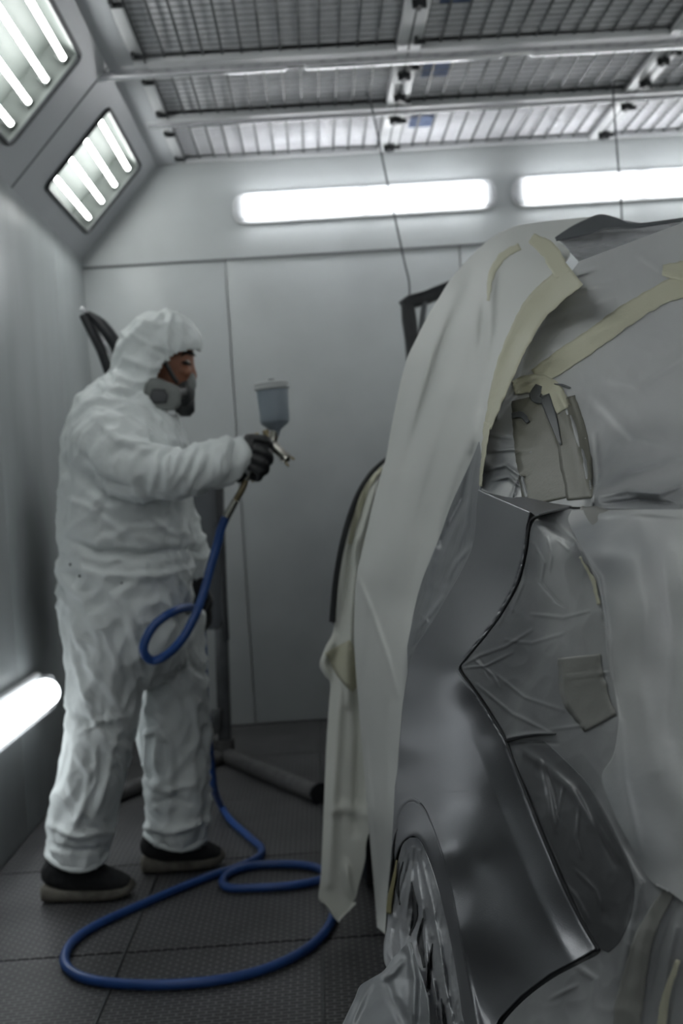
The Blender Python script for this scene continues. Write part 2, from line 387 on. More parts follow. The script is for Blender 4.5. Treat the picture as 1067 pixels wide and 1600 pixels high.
struct(MB().box((2.65, (YB+YN)/2, ZC), (.20, YB-YN, .02)).build('trim_8', HAU, smooth=False))
# ceiling plenum above the filters
struct(MB().box(((XL+XR)/2, (YB+YN)/2, ZC+.11), (XR-XL+.2, YB-YN+.2, .04)).build('ceiling', HAU, smooth=False))

# haunch lamps: recessed box, four tubes, glass in a dark gasket
def haunch_lamp(fr, a, b_, label, ntube=4):
    u, nrm, org = fr; y = np.array([0, 1., 0]); s0, s1 = .105, .515
    c = org + u*(s0+s1)/2 + y*(a+b_)/2
    t = thing('haunch_lamp', tuple(c), label, 'ceiling light', 'four-tube lamps recessed in the sloping haunches')
    w_, h_ = s1-s0, b_-a; A = [u, y, nrm]
    mb = MB(); mb.box(c+nrm*.11, (w_-.01, h_-.01, .004), A)
    for s_ in (-1, 1):
        mb.box(c+nrm*.055+u*s_*(w_/2-.004), (.004, h_-.01, .11), A); mb.box(c+nrm*.055+y*s_*(h_/2-.004), (w_-.01, .004, .11), A)
    mb.build('housing', REFL, t, smooth=False)
    # rounded gasket ring
    ring = []
    for (su, sy) in ((1, 1), (-1, 1), (-1, -1), (1, -1)):
        for k in range(5):
            q = {(1, 1): 0, (-1, 1): 90, (-1, -1): 180, (1, -1): 270}[(su, sy)] + k*22.5
            ring.append(c - nrm*.004 + u*(su*(w_/2-.03) + .032*math.cos(math.radians(q))) + y*(sy*(h_/2-.03)+.032*math.sin(math.radians(q))))
    MB().tube(ring+[ring[0]], .010, 8, cap=False).build('gasket', RUBBER, t)
    for k in range(ntube):
        s_ = (-.5+(k+.62)/ntube)*w_*.98 - .005
        p = c + u*s_ + nrm*.028
        MB().tube([p-y*(h_/2-.035), p+y*(h_/2-.035)], .0105, 12).build('tube', TUBE, t)
        for e in (-1, 1): MB().box(p+y*e*(h_/2-.022)+nrm*.01, (.03, .024, .04), A).build('lamp_holder', REFL, t, smooth=False)
    return t
for i, (a, b_) in enumerate(PANELS):
    side = ['behind the camera end', 'near the open end', 'above the car tail', 'cut by the picture edge, nearest in view', 'beside the back wall, smaller in view'][i]
    if i >= 3: haunch_lamp(HL, a, b_, ('four-tube lamp with black gasket, nearer and larger one, cut off at upper left corner' if i == 3 else 'four-tube lamp with black gasket, farther smaller one beside the back wall'))
    else: haunch_lamp(HL, a, b_, 'four-tube lamp in the sloping haunch outside the picture, bay %s' % ['one', 'two', 'three'][i])
    haunch_lamp(HR, a, b_, 'four-tube lamp in the sloping haunch over the far side of the car, bay %s' % ['one', 'two', 'three', 'four', 'five'][i])

# long twin-tube fixtures
def long_lamp(c, along, out, up, L_, hgt, m, label, name='wall_lamp', single=False):
    c = np.asarray(c, float); A = [along, out, up]
    t = thing(name, tuple(c), label, 'wall light', 'long twin-tube wall fixtures')
    mb = MB(); pts = []
    for e in (1, -1):
        for k in range(9):
            q = math.radians(-90+k*22.5) * 1
            pts.append(c + along*e*(L_/2-hgt*.35+hgt*.35*math.cos(q)) + up*(hgt/2)*math.sin(q)*e)
    mb.slab(pts, tuple(out*.022), .004); mb.build('tray', FRAMEW, t)
    for s_ in ((0,) if single else (-1, 1)):
        for e in (-1, 1):
            p = c + out*.045 + up*s_*hgt*.20 + along*e*L_*.232
            MB().tube([p-along*L_*.215, p+along*L_*.215], hgt*(.36 if single else .15), 16).build('tube', m, t)
    for e in (-1, 0, 1):
        MB().bbox(c+out*.036+along*e*(L_/2-.045 if e else 0), (.035 if e else .022, .03, hgt*.7), A, .003).build('lamp_holder', FRAMEW, t)
    cv = []
    for e in (1, -1):
        for k in range(9):
            q = math.radians(-90+k*22.5)
            cv.append(c + out*.022 + along*e*(L_/2-hgt*.4+hgt*.36*math.cos(q)) + up*(hgt*.44)*math.sin(q)*e)
    MB().slab(cv, tuple(out*.05), .012, 3).build('clear_cover', CLEAR, t)
xa, ya_, za = np.array([1., 0, 0]), np.array([0, 1., 0]), np.array([0, 0, 1.])
long_lamp((.335, YB-.006, 2.595), xa, -ya_, za, 1.335, .150, TUBEB, 'long bright twin-tube fixture on the back wall, whole, above the standing painter side')
long_lamp((1.745, YB-.006, 2.595), xa, -ya_, za, 1.335, .150, TUBEB, 'long bright twin-tube fixture on the back wall, above the wrapped car roof')
long_lamp((XL+.004, 3.66, .475), ya_, xa, za, 1.40, .150, LOWM, 'long glowing fixture low on the left wall behind the painter', single=True)
for yy in (3.8, 1.6):
    long_lamp((XR-.004, yy, .475 if yy > 2 else .475), -ya_, -xa, za, 1.40, .150, LOWM, 'long glowing fixture low on the wall beyond the car, %s' % ('back bay' if yy > 2 else 'front bay'), single=True)
for k_, xx in enumerate((-.1, 1.4)):  # unseen fixtures added to light the car tail and the painter
    long_lamp((xx, YN+.006, 2.3), -xa, ya_, za, 1.335, .150, TUBEB, 'added twin-tube fill fixture on the wall behind the camera, %s' % ('painter side' if k_ == 0 else 'car side'))

# ceiling filter panels with their wire grilles
cols = [(-.60, .465), (.465, 1.53), (1.53, 2.55)]
rows = [(3.78, 4.485), (4.515, 5.155), (5.185, 5.82)]; rows_n = [(2.4, 3.72), (1.0, 2.36), (-.5, .96)]
colname = ['over the painter side', 'in the middle column', 'in the far right column']; rown = ['nearest row in view', 'middle row', 'row against the back wall']
def filter_panel(x0, x1, y0, y1, label, wires=True, seed=0):
    t = thing('ceiling_filter_panel', ((x0+x1)/2, (y0+y1)/2, ZC-.03), label, 'ceiling filter', 'filter panels in the ceiling')
    fw = .05
    mb = MB()
    for x in (x0+fw/2, x1-fw/2): mb.bbox((x, (y0+y1)/2, ZC), (fw-.008, y1-y0, .025), bev=.003)
    for y in (y0+.007, y1-.007): mb.bbox(((x0+x1)/2, y, ZC), (x1-x0-2*fw, .014, .025), bev=.003)
    mb.build('frame', FRAMEW, t)
    # fleece, gently quilted
    n, m_ = 40, 24; V = []; 
    for j in range(m_+1):
        for i in range(n+1):
            x = x0+.02+(x1-x0-.04)*i/n; y = y0+.01+(y1-y0-.02)*j/m_
            V.append((x, y, ZC+.026+.008*noise.noise((x*3, y*3, seed))))
    Fs = [(j*(n+1)+i, j*(n+1)+i+1, (j+1)*(n+1)+i+1, (j+1)*(n+1)+i) for j in range(m_) for i in range(n)]
    link('fleece', V, Fs, FILTER, t)
    if wires:
        mb = MB(); nx = int(round((x1-x0-2*fw)/.0725)); ny = int(round((y1-y0)/.052))
        for i in range(nx+1):
            x = x0+fw+(x1-x0-2*fw)*i/nx; mb.box((x, (y0+y1)/2, ZC+.010), (.0095, y1-y0-.03, .006))
        for j in range(1, ny):
            y = y0+(y1-y0)*j/ny; mb.box(((x0+x1)/2, y, ZC+.013), (x1-x0-2*fw, .0052, .0015))
        mb.build('wire_grille', WIRE, t, smooth=False)
        # turn clips on the side frame
        for y in (y0+.12, y1-.12):
            MB().slab([(x0+.012, y-.022, ZC-.03), (x0+.024, y-.022, ZC-.03), (x0+.024, y+.011, ZC-.03), (x0+.056, y+.011, ZC-.03), (x0+.056, y+.022, ZC-.03), (x0+.012, y+.022, ZC-.03)], (0, 0, .016)).build('clip', RUBBER, t, smooth=False)
        # a faint blue maker print on the fleece
    return t
for r, (y0, y1) in enumerate(rows):
    for c_, (x0, x1) in enumerate(cols):
        t = filter_panel(x0, x1, y0, y1, 'white framed wire-grille filter panel, %s, %s' % (rown[r], colname[c_]), seed=r*3+c_)
        if c_ >= 1:
            xx, yy = (x0+.14, y0+.28) if c_ == 1 else (x0+.5, y0+.3)
            MB().box((xx, yy, ZC+.019), (.11, .16, .002)).build('printed_mark', FILTB, t, smooth=False)
for r, (y0, y1) in enumerate(rows_n):
    filter_panel(-.60, 2.55, y0, y1, 'plain filter panel of the ceiling outside the picture, strip %s' % ['one', 'two', 'three'][r], wires=True)
# rails under the joints
def rail(y, z, r, label, cover=()):
    t = thing('ceiling_rail', (.9, y, z), label, 'ceiling rail', 'pale rails across the ceiling')
    mb = MB(); mb.tube([(-.92 if y < 5 else -.64, y, z), (XR-.3, y, z)], r, 16); mb.build('rail_body', RAILM, t)
    mb = MB(); mb.bbox((1.0, y, ZC+.004), (3.3, .03, .03), bev=.004); mb.build('rail_flange', FRAMEW, t)
    for (a, b_) in cover:
        MB().bbox(((a+b_)/2, y, z-.004), (b_-a, r*2.3, r*2.1), bev=r*.6, seg=4).build('rail_glint', RAILM, t)  # raised segments shaped to stand in for lamp reflections along the rail
rail(4.50, 2.812, .015, 'thick pale rail across the ceiling, nearer of the two', cover=((-.9, -.01), (.06, .83), (.94, 2.0)))
rail(5.17, 2.822, .011, 'thin shiny rail across the ceiling, farther of the two')
# dark joint and angled stays between filter columns
for k, x in enumerate((.465, 1.53)):
    t = thing('ceiling_joint', (x, 4.8, ZC-.03), 'dark joint line with small clips between ceiling filter columns, %s' % ('middle one' if k == 0 else 'far right one'), 'ceiling joint')
    MB().box((x, 4.8, ZC-.006), (.012, 2.0, .008)).build('joint_strip', WIRE, t, smooth=False)
    for y in (4.02, 4.72, 4.98, 5.28, 5.70):
        MB().slab([(x+a_*.5, y+b_*.5, ZC-.045) for a_, b_ in ((-.05, -.012), (-.012, -.012), (-.012, -.05), (.012, -.05), (.012, -.012), (.05, -.012), (.05, .012), (.012, .012), (.012, .05), (-.012, .05), (-.012, .012), (-.05, .012))], (0, 0, .03)).build('clip', RUBBER, t, smooth=False)

# hanging wires
t1 = [U(572, 147, 5.0), U(577, 152, 5.0), U(590, 210, 4.95), U(603, 275, 4.88), U(618, 345, 4.8), U(632, 410, 4.72), U(639, 440, 4.68), U(640, 468, 4.66)]
tag(MB().tube(t1, .0042, 8, sub=6).build('hanging_wire', WIRE), 'thin dark curved wire hanging from the ceiling to a black trim frame', 'wire', 'wires hanging from the ceiling grille')
t2 = [U(985, 128, 5.03), U(970, 126, 5.03), U(959, 133, 5.03), U(960, 180, 5.0), U(966, 260, 4.97), U(971, 330, 4.94), U(973, 400, 4.9)]
tag(MB().tube(t2, .0042, 8, sub=6).build('hanging_wire', WIRE), 'thin dark straight wire with a hooked top hanging behind the wrapped roof', 'wire', 'wires hanging from the ceiling grille')

# yellow scrape on the left wall
mk = np.array([XL+.001, 3.83, 1.32])
tag(MB().box(mk, (.002, .022, .012)).box(mk-np.array([0, -.004, .05]), (.002, .007, .09)).build('tape_scrap', YEL, smooth=False), 'tiny yellow scrap stuck on the left wall', 'tape')

# hanging black trim frame at the left wire
t = thing('trim_frame', tuple(U(655, 590, 4.66)), 'black car trim frame with rounded corner hanging on the ceiling wire', 'car part')
Yf = 4.66
outer = [(630, 476), (640, 468), (665, 461), (702, 446), (760, 430)]
mb = MB()
mb.loft([(U(x, y+4, Yf), .035, .028) for x, y in outer], 14, 3)
mb.build('top_bar', DARK, t)
mb = MB(); mb.loft([(U(x, y, Yf), .035, w_) for x, y, w_ in ((636, 470, .026), (639, 500, .030), (643, 530, .028), (642, 575, .016), (640, 640, .012))], 14, 3); mb.build('side_bar', DARK, t)
mb = MB(); mb.loft([(U(x, y, Yf), .03, w_) for x, y, w_ in ((664, 466, .012), (660, 500, .012), (657, 540, .014), (655, 640, .016))], 14, 3); mb.build('inner_bar', PARTG, t)

MB().loft([(U(x, y, Yf), .035, w_) for x, y, w_ in ((756, 432, .024), (764, 500, .024), (768, 560, .02), (764, 612, .02))], 14, 3).build('side_bar', DARK, t)
MB().loft([(U(x, y, Yf), .035, .02) for x, y in ((638, 640), (680, 634), (725, 622), (768, 606))], 14, 3).build('bottom_bar', DARK, t)

# ---------------------------------------------------------------- stand behind the painter
t = thing('parts_stand', tuple(G(352, 1178)), 'dark steel post stand with splayed pipe feet holding car parts behind the painter', 'stand')
pb = G(352, 1180, .03); Yp = pb[1]
mb = MB(); top = U(338, 728, Yp)
d = (top-pb)
mb.bbox((pb+top)/2, (.056, .056, np.linalg.norm(d)), [np.cross(ya_, d/np.linalg.norm(d)), ya_, d/np.linalg.norm(d)], .006); mb.build('post', STEEL, t)
for (px, py) in ((498, 1240), (180, 1240), (330, 1150)):
    e = G(px, py, .035); mb = MB(); mb.tube([pb, e], .034, 14); mb.build('foot_pipe', PIPE, t)
    MB().tube([e, e+(e-pb)/np.linalg.norm(e-pb)*.012], .042, 14).build('end_cap', RUBBER, t)
MB().tube([pb, pb+np.array([0, 0, .07])], .045, 14).build('socket', PIPE, t)
# angled arms reaching up and back past the hood
Ya = 4.5
mb = MB(); mb.tube([U(131, 492, Ya), U(158, 548, Ya), U(200, 640, Ya+.1), U(330, 800, Yp)], .019, 12, sub=4); mb.build('padded_arm', DARK, t)
mb = MB(); mb.tube([U(137, 488, Ya), U(158, 507, Ya), U(182, 540, Ya), U(215, 610, Ya+.1), U(335, 780, Yp)], [.008, .024, .027, .026, .02], 12, sub=4); mb.build('padded_arm', DARK, t)
mb = MB(); mb.tube([U(125, 483, Ya), U(134, 488, Ya), U(176, 560, Ya)], .006, 8, sub=4); mb.build('hook_rod', RAILM, t)
# the grey part clamped to the stand
t = thing('car_panel_part', tuple(U(325, 985, Yp-.1)), 'dark grey moulded car part standing upright against the stand behind the painter', 'car part')
Yq = Yp-.12
def slabpx(pts, Y, thick, bev=.004): return MB().slab([U(x, y, Y) for x, y in pts], (0, thick, 0), bev)
slabpx([(287, 722), (344, 722), (345, 800), (347, 900), (350, 968), (340, 984), (322, 985), (312, 960), (300, 900), (290, 800)], Yq, .035, .010).build('shell', PARTG, t)
slabpx([(333, 722), (345, 722), (352, 890), (358, 1000), (350, 1005), (344, 900)], Yq-.02, .02, .003).build('rim', DARK, t)
slabpx([(322, 1112), (345, 1108), (345, 1144), (326, 1152)], Yp-.05, .04, .004).build('lower_bracket', STEEL, t)

# ---------------------------------------------------------------- the painter
def R_(px, Y): return px*Y/F
Y0 = 3.48
def ring(cx, cy, b, a, Y=Y0): return (U(cx, cy, Y), a, R_(b, Y))
def fold_field(folds, co):
    """folds: polyline in picture units, width, height; evaluated on the skin"""
    p = (co-CAM) @ M; q = np.stack([533.5+F*p[:, 0]/p[:, 2], 800-F*p[:, 1]/p[:, 2]], 1); return fold_px(folds, q)
def fold_px(folds, q):
    out = np.zeros(len(q))
    for pl, wd, amp in folds:
        P = np.array(pl, float); best = np.full(len(q), 1e9); tt = np.zeros(len(q)); L_ = 0; tot = sum(np.linalg.norm(P[i+1]-P[i]) for i in range(len(P)-1))
        for i in range(len(P)-1):
            a, b_ = P[i], P[i+1]; ab = b_-a; l2 = ab.dot(ab); t_ = np.clip(((q-a) @ ab)/l2, 0, 1)
            d_ = np.linalg.norm(q-(a+t_[:, None]*ab), axis=1); s_ = d_ < best
            best = np.where(s_, d_, best); tt = np.where(s_, (L_+t_*math.sqrt(l2))/tot, tt); L_ += math.sqrt(l2)
        out += amp*np.exp(-(best/wd)**2)*np.clip(4*tt*(1-tt)+.15, 0, 1)**.5
    return out
suit = MB()
suit.loft([ring(232, 590, 40, .10), ring(222, 612, 56, .125), ring(203, 645, 80, .195), ring(198, 690, 93, .235), ring(197, 750, 97, .225), ring(197, 800, 101, .215), ring(199, 855, 103, .205), ring(196, 880, 101, .20),
           ring(197, 900, 103, .205), ring(197, 950, 101, .21), ring(202, 1010, 99, .205), ring(206, 1050, 88, .16), ring(212, 1072, 60, .10)], 36, 2.3)
near, far = 3.385, 3.585
suit.loft([ring(168, 960, 62, .12, near), ring(168, 1020, 62, .125, near), ring(165, 1060, 58, .12, near), ring(161, 1100, 55, .115, near), ring(157, 1150, 51, .11, near), ring(146, 1200, 50, .105, near), ring(133, 1250, 50, .10, near), ring(126, 1300, 49, .095, near), ring(118, 1340, 44, .092, near)], 30, 2.2)
suit.loft([ring(262, 960, 55, .12, far), ring(268, 1020, 52, .125, far), ring(272, 1060, 50, .12, far), ring(273, 1100, 54, .115, far), ring(272, 1150, 57, .11, far), ring(278, 1200, 50, .105, far), ring(279, 1250, 50, .10, far), ring(276, 1300, 48, .095, far), ring(273, 1316, 44, .088, far)], 30, 2.2)
# right sleeve (towards the viewer)
suit.loft([ring(170, 668, 50, .085, 3.36), ring(165, 690, 60, .085, 3.30), ring(188, 717, 53, .082, 3.25), ring(222, 738, 46, .075, 3.22), ring(258, 741, 40, .068, 3.22), ring(300, 736, 36, .066, 3.24), ring(340, 724, 35, .064, 3.27), ring(358, 718, 35, .062, 3.285), ring(369, 715, 28, .050, 3.295), ring(376, 713, 32, .055, 3.305), ring(383, 711, 28, .048, 3.31)], 28)
# left sleeve hanging on the far side
suit.loft([ring(212, 665, 45, .08, 3.66), ring(235, 720, 45, .078, 3.70), ring(262, 790, 38, .07, 3.72), ring(292, 850, 30, .06, 3.70), ring(308, 880, 22, .05, 3.68), ring(311, 908, 16, .04, 3.67)], 26)
# hood
suit.ball(U(255, 543, Y0), (R_(59, Y0), .120, R_(56, Y0)))
hood = [ring(246, 515, 44, .09), ring(246, 545, 58, .118), ring(236, 575, 58, .12), ring(228, 600, 54, .115), ring(222, 628, 56, .12), ring(214, 650, 64, .14)]
suit.loft(hood, 30); suit.ball(U(205, 600, Y0), (R_(34, Y0), .11, R_(26, Y0)))
suit_folds = [ ([(236, 500), (222, 512), (206, 530)], 4, .006),
 ([(160, 640), (200, 665), (250, 690)], 6, .010), ([(150, 655), (185, 690), (232, 705)], 6, .010), ([(120, 700), (150, 742), (205, 765)], 5, -.014), ([(205, 765), (228, 778)], 5, .012),
 ([(248, 705), (245, 735), (236, 765)], 5, .010), ([(262, 708), (258, 745)], 4, .008), ([(280, 705), (270, 735), (258, 760)], 5, .009), ([(306, 700), (292, 730), (268, 762)], 5, .009), ([(330, 698), (322, 735), (300, 765)], 5, -.007), ([(345, 700), (340, 740)], 4, .008),
 ([(180, 505), (200, 530), (185, 548)], 5, .010), ([(195, 560), (235, 575), (260, 572)], 5, .008), ([(178, 585), (210, 602), (245, 590)], 5, .009), ([(215, 500), (240, 510), (262, 505)], 4, .007), ([(200, 520), (235, 540), (270, 545)], 4, .006), ([(250, 500), (275, 520), (290, 540)], 4, .005),
 ([(160, 612), (200, 618), (235, 610)], 5, -.010), ([(112, 655), (150, 625), (175, 612)], 6, .008),
 ([(105, 840), (150, 862), (230, 868), (300, 858)], 7, -.020), ([(95, 880), (160, 900), (250, 900), (302, 885)], 6, .012), ([(100, 900), (130, 940), (160, 1010)], 6, .010),
 ([(130, 800), (180, 760), (220, 790)], 6, .007), ([(110, 830), (160, 790), (200, 800)], 6, .007), ([(120, 760), (170, 790), (240, 790)], 6, .006), ([(150, 850), (200, 825), (270, 820)], 6, .006),
 ([(160, 910), (200, 960), (222, 1040)], 6, .012), ([(130, 930), (165, 990), (190, 1060)], 6, .010), ([(110, 960), (140, 1040), (178, 1090)], 6, .009), ([(105, 1000), (130, 1080), (165, 1120)], 5, .009),
 ([(110, 1110), (140, 1130), (190, 1140)], 5, -.011), ([(118, 1150), (150, 1130), (195, 1118)], 5, .011), ([(115, 1170), (140, 1210), (120, 1290)], 5, .010), ([(150, 1160), (150, 1220), (110, 1300)], 5, .009), ([(180, 1150), (165, 1220), (140, 1290)], 5, .009), ([(80, 1290), (120, 1305), (170, 1300)], 5, .012), ([(78, 1320), (120, 1330), (165, 1325)], 4, -.010),
 ([(225, 1050), (240, 1085), (262, 1120)], 5, .009), ([(222, 1100), (250, 1130), (245, 1200)], 6, .012), ([(235, 1090), (265, 1160), (268, 1230), (262, 1290)], 5, .010), ([(230, 1220), (255, 1235), (300, 1225)], 5, .010), ([(228, 1290), (265, 1300), (325, 1280)], 5, .013), ([(225, 1150), (245, 1140), (262, 1155)], 4, .010), ([(300, 1060), (305, 1150), (300, 1240)], 6, .005), ([(240, 1255), (270, 1245), (300, 1255)], 4, -.008),
 ([(280, 780), (290, 840), (292, 900), (285, 960)], 3.5, .007), ([(262, 655), (272, 690), (278, 700)], 4, .007),
 ([(210, 960), (225, 1000), (230, 1050)], 5, -.010), ([(356, 690), (350, 715), (352, 745)], 3.5, .008), ([(368, 686), (364, 715), (366, 742)], 3, -.007), ([(318, 702), (306, 735), (290, 768)], 3.5, .006),
 ([(120, 720), (135, 680), (165, 650)], 5, .008), ([(108, 780), (140, 790), (190, 830)], 5, .008), ([(230, 800), (260, 830), (290, 835)], 4, .007), ([(205, 500), (190, 520), (183, 545)], 4, .007), ([(225, 545), (255, 560), (248, 575)], 4, .007), ([(260, 495), (285, 510), (300, 530)], 3.5, .005), ([(190, 590), (180, 600), (200, 625)], 4, .009)]
def suit_disp(co, no):
    d_ = fold_field(suit_folds, co)*1.15
    rn = np.empty(len(co))
    for i, c_ in enumerate(co):
        w1 = noise.noise((c_[0]*5, c_[1]*5, c_[2]*3.2+4))
        a = noise.noise((c_[0]*11+w1*2.5, c_[1]*8, c_[2]*7+w1*3)); b_ = noise.noise((c_[0]*24+3+w1*3, c_[1]*20, c_[2]*16+w1*2))
        rn[i] = .013*(.5-abs(a)*1.8) + .0075*(.5-abs(b_)*2)
    return d_ + rn
def suit_cut(co):
    p = (co-CAM) @ M; x = 533.5+F*p[:, 0]/p[:, 2]; y = 800-F*p[:, 1]/p[:, 2]
    return (((x-300)**2 + (y-603)**2) < 58**2) & (y < 650) & (np.abs(co[:, 1]-Y0) < .14)
# body first: head with a face, neck, trunk, limbs to the wrists and ankles
body = MB()
HC = U(254, 560, Y0)
body.ball(U(250, 553, Y0), (R_(50, Y0), .074, R_(56, Y0)))
body.loft([ring(263, 538, 38, .060), ring(264, 556, 38.5, .064), ring(266, 575, 38, .062), ring(266, 600, 34, .054), ring(263, 622, 26, .042), ring(262, 632, 14, .028)], 24, 2.1)
body.ball(U(296, 552, Y0), (.014, .045, .009))                       # brow ridge
body.loft([ring(296, 560, 4, .010), ring(299, 576, 7, .012), ring(301, 588, 8, .016), ring(297, 596, 8, .014)], 12)   # nose
for s_ in (-1, 1):
    body.ball(U(289, 583, Y0)+np.array([0, s_*.036, 0]), (.024, .022, .018))      # cheek
    body.ball(U(242, 570, Y0)+np.array([0, s_*.074, 0]), (.016, .010, .030))      # ear
body.loft([ring(244, 590, 26, .055), ring(232, 640, 30, .06), ring(215, 680, 60, .16), ring(200, 760, 72, .15), ring(200, 860, 76, .15), ring(202, 960, 78, .16), ring(206, 1020, 70, .14)], 28)
body.loft([ring(168, 960, 40, .085, near), ring(163, 1100, 34, .068, near), ring(152, 1180, 27, .055, near), ring(126, 1300, 22, .042, near), ring(114, 1345, 13, .026, near), ring(114, 1365, 12, .022, near)], 20)
body.loft([ring(262, 960, 38, .085, far), ring(272, 1100, 34, .068, far), ring(275, 1180, 28, .055, far), ring(268, 1280, 20, .036, far+.01), ring(258, 1312, 13, .024, far+.015), ring(258, 1330, 12, .020, far+.015)], 20)
body.loft([ring(170, 672, 34, .055, 3.36), ring(195, 716, 30, .05, 3.25), ring(232, 738, 25, .045, 3.23), ring(300, 734, 22, .040, 3.25), ring(372, 714, 16, .028, 3.30), ring(388, 711, 15, .026, 3.31)], 18)
body.loft([ring(212, 670, 30, .055, 3.64), ring(240, 730, 27, .05, 3.69), ring(266, 800, 22, .042, 3.70), ring(306, 885, 13, .028, 3.68), ring(312, 920, 13, .024, 3.67)], 18)
person = remeshed('person', body, .0065, SKIN, None, 3)
tag(person, 'person in hooded white coverall, grey respirator and black gloves, standing and spraying', 'person')
suit_o = remeshed('coverall', suit, .0068, SUIT, person, 3, suit_disp, suit_cut)
sm = suit_o.modifiers.new('cloth', 'SOLIDIFY'); sm.thickness = .003; sm.offset = -1
from mathutils.bvhtree import BVHTree
bv = BVHTree.FromPolygons([Vector(v.co)+Vector(OFF[suit_o.name]) for v in suit_o.data.vertices], [tuple(p.vertices) for p in suit_o.data.polygons])
for (x, y, rr) in ((110, 882, .0042), (125, 900, .0045), (190, 911, .0028)):
    tgt = U(x, y, 3.4); d_ = Vector(tgt-CAM).normalized(); hit = bv.ray_cast(Vector(CAM), d_)
    if hit[0] is not None: MB().ball(np.array(hit[0]), (rr, rr*.5, rr)).build('paint_speck', RUBBER, suit_o)
# zip flap down the front, elastic at the hood
def flap(pts, w_, m, name, par, th=.004, sub=6):
    return MB().tube(pts, w_, 8, sub=sub).build(name, m, par)
for s_ in (-1,):
    MB().ball(U(293, 568, Y0)+np.array([0, s_*.034, 0]), (.011, .012, .0085)).build('eye', EYEW, person)
    MB().tube([U(283, 556, Y0-.052), U(290, 551, Y0-.054), U(299, 552, Y0-.04), U(305, 556, Y0-.015)], [.0025, .005, .0045, .002], 8, sub=4).build('eyebrow', HAIR, person)
MB().ball(U(293, 568, Y0)+np.array([0, .034, 0]), (.011, .012, .0085)).build('eye', EYEW, person)
MB().tube([U(284, 566, Y0-.056), U(290, 567, Y0-.054), U(299, 570, Y0-.040)], [.002, .0052, .002], 8, sub=4).build('eyelid', HAIR, person)

# respirator
resp = MB(); resp.loft([ring(268, 600, 12, .05), ring(282, 604, 24, .052, Y0), ring(292, 612, 26, .042, Y0), ring(298, 618, 22, .032)], 22, 2.4, ref=(0, 1, 0))
rs = MB(); rs.ball(U(285, 612, Y0), (R_(20, Y0), .050, R_(30, Y0)))
resp_o = remeshed('respirator', rs, .005, MASKD, person, 2)
mb = MB(); mb.loft([ring(293, 579, 8, .024), ring(292, 586, 14, .032), ring(291, 600, 16, .036), ring(288, 612, 14, .034), ring(287, 618, 9, .026)], 20, 2.8); mb.build('nose_shell', MASKG, resp_o)
mb = MB(); mb.loft([(U(282, 628, Y0), .030, R_(17, Y0)), (U(289, 632, Y0), .030, R_(20, Y0)), (U(298, 633, Y0), .024, R_(18, Y0)), (U(304, 633, Y0), .014, R_(10, Y0))], 20, 2.3); mb.build('exhale_valve', MASKD, resp_o)
def filt(Yc, s_):
    P = [(232, 590), (244, 589), (277, 602), (283, 610), (280, 634), (272, 641), (240, 641), (226, 634), (222, 622), (226, 600)]
    o = MB().slab([U(x, y, Yc) for x, y in P], (0, -s_*.030, 0), .009, 3).build('filter_cartridge', MASKG, resp_o)
    P2 = [(239, 609), (257, 610), (261, 618), (259, 628), (240, 629), (235, 622)]
    MB().slab([U(x, y, Yc+s_*.001) for x, y in P2], (0, s_*.005, 0), .0015).build('filter_inset', MASKI, o)
    ring_p = [U(x, y, Yc+s_*.002) for x, y in P2]
    MB().tube(ring_p+[ring_p[0]], .0035, 8).build('inset_rim', MASKD, o)
    MB().tube([U(272, 615, Yc-s_*.01), U(284, 612, Y0+s_*.03)], .020, 14).build('filter_neck', MASKD, o)
filt(Y0-.128, -1); filt(Y0+.128, 1)
MB().tube([U(258, 566, Y0-.083), U(263, 575, Y0-.080), U(270, 588, Y0-.071), U(277, 598, Y0-.058)], .0065, 8, sub=5).build('head_strap', MASKD, resp_o)
MB().tube([U(245, 640, Y0-.06), U(256, 652, Y0-.06), U(262, 662, Y0-.03), U(258, 650, Y0+.02)], .010, 8, sub=4).build('neck_strap', MASKD, resp_o)

# gloves: palm and five fingers each
def finger(mb, pts, r0, r1, n=10):
    pts = spline([np.asarray(p) for p in pts], 5); rs_ = np.linspace(r0, r1, len(pts)); mb.tube(pts, rs_, n); mb.ball(pts[-1], r1, n=10, m_=6)
gb = MB(); Yh = 3.30
gb.loft([(U(372, 716, Yh), .026, .030), (U(386, 712, Yh), .030, .036), (U(400, 706, Yh), .034, .044), (U(409, 704, Yh-.002), .030, .040)], 20, 2.4)
hh = lambda x, y, dy: U(x, y, Yh+dy)
finger(gb, [hh(402, 690, -.028), hh(419, 692, -.036), hh(424, 702, -.024), hh(420, 706, .004)], .0125, .010)      # index by the trigger
finger(gb, [hh(402, 702, -.032), hh(420, 708, -.040), hh(423, 718, -.026), hh(414, 719, -.002)], .0128, .0105)
finger(gb, [hh(400, 714, -.032), hh(416, 721, -.038), hh(417, 731, -.024), hh(406, 730, -.002)], .0122, .010)
finger(gb, [hh(396, 724, -.028), hh(409, 732, -.032), hh(408, 740, -.020), hh(399, 738, -.002)], .011, .009)
finger(gb, [hh(388, 700, .012), hh(398, 690, .030), hh(411, 692, .034), hh(420, 698, .024)], .0135, .0105)        # thumb on the far side
gb.v = [tuple(U(402, 711, Yh) + (np.array(v)-U(402, 711, Yh))*np.array([1.15, 1.15, 1.22]) - np.array([.010, 0, 0])) for v in gb.v]
remeshed('glove', gb, .0034, GLOVE, person, 2)
gl = MB(); gl.loft([(U(362, 738, 3.30), .020, .018), (U(374, 744, 3.30), .024, .022), (U(384, 738, 3.30), .016, .016)], 14)
gl.build('glove_cuff', GLOVE, person)
gb = MB(); Yl = 3.67
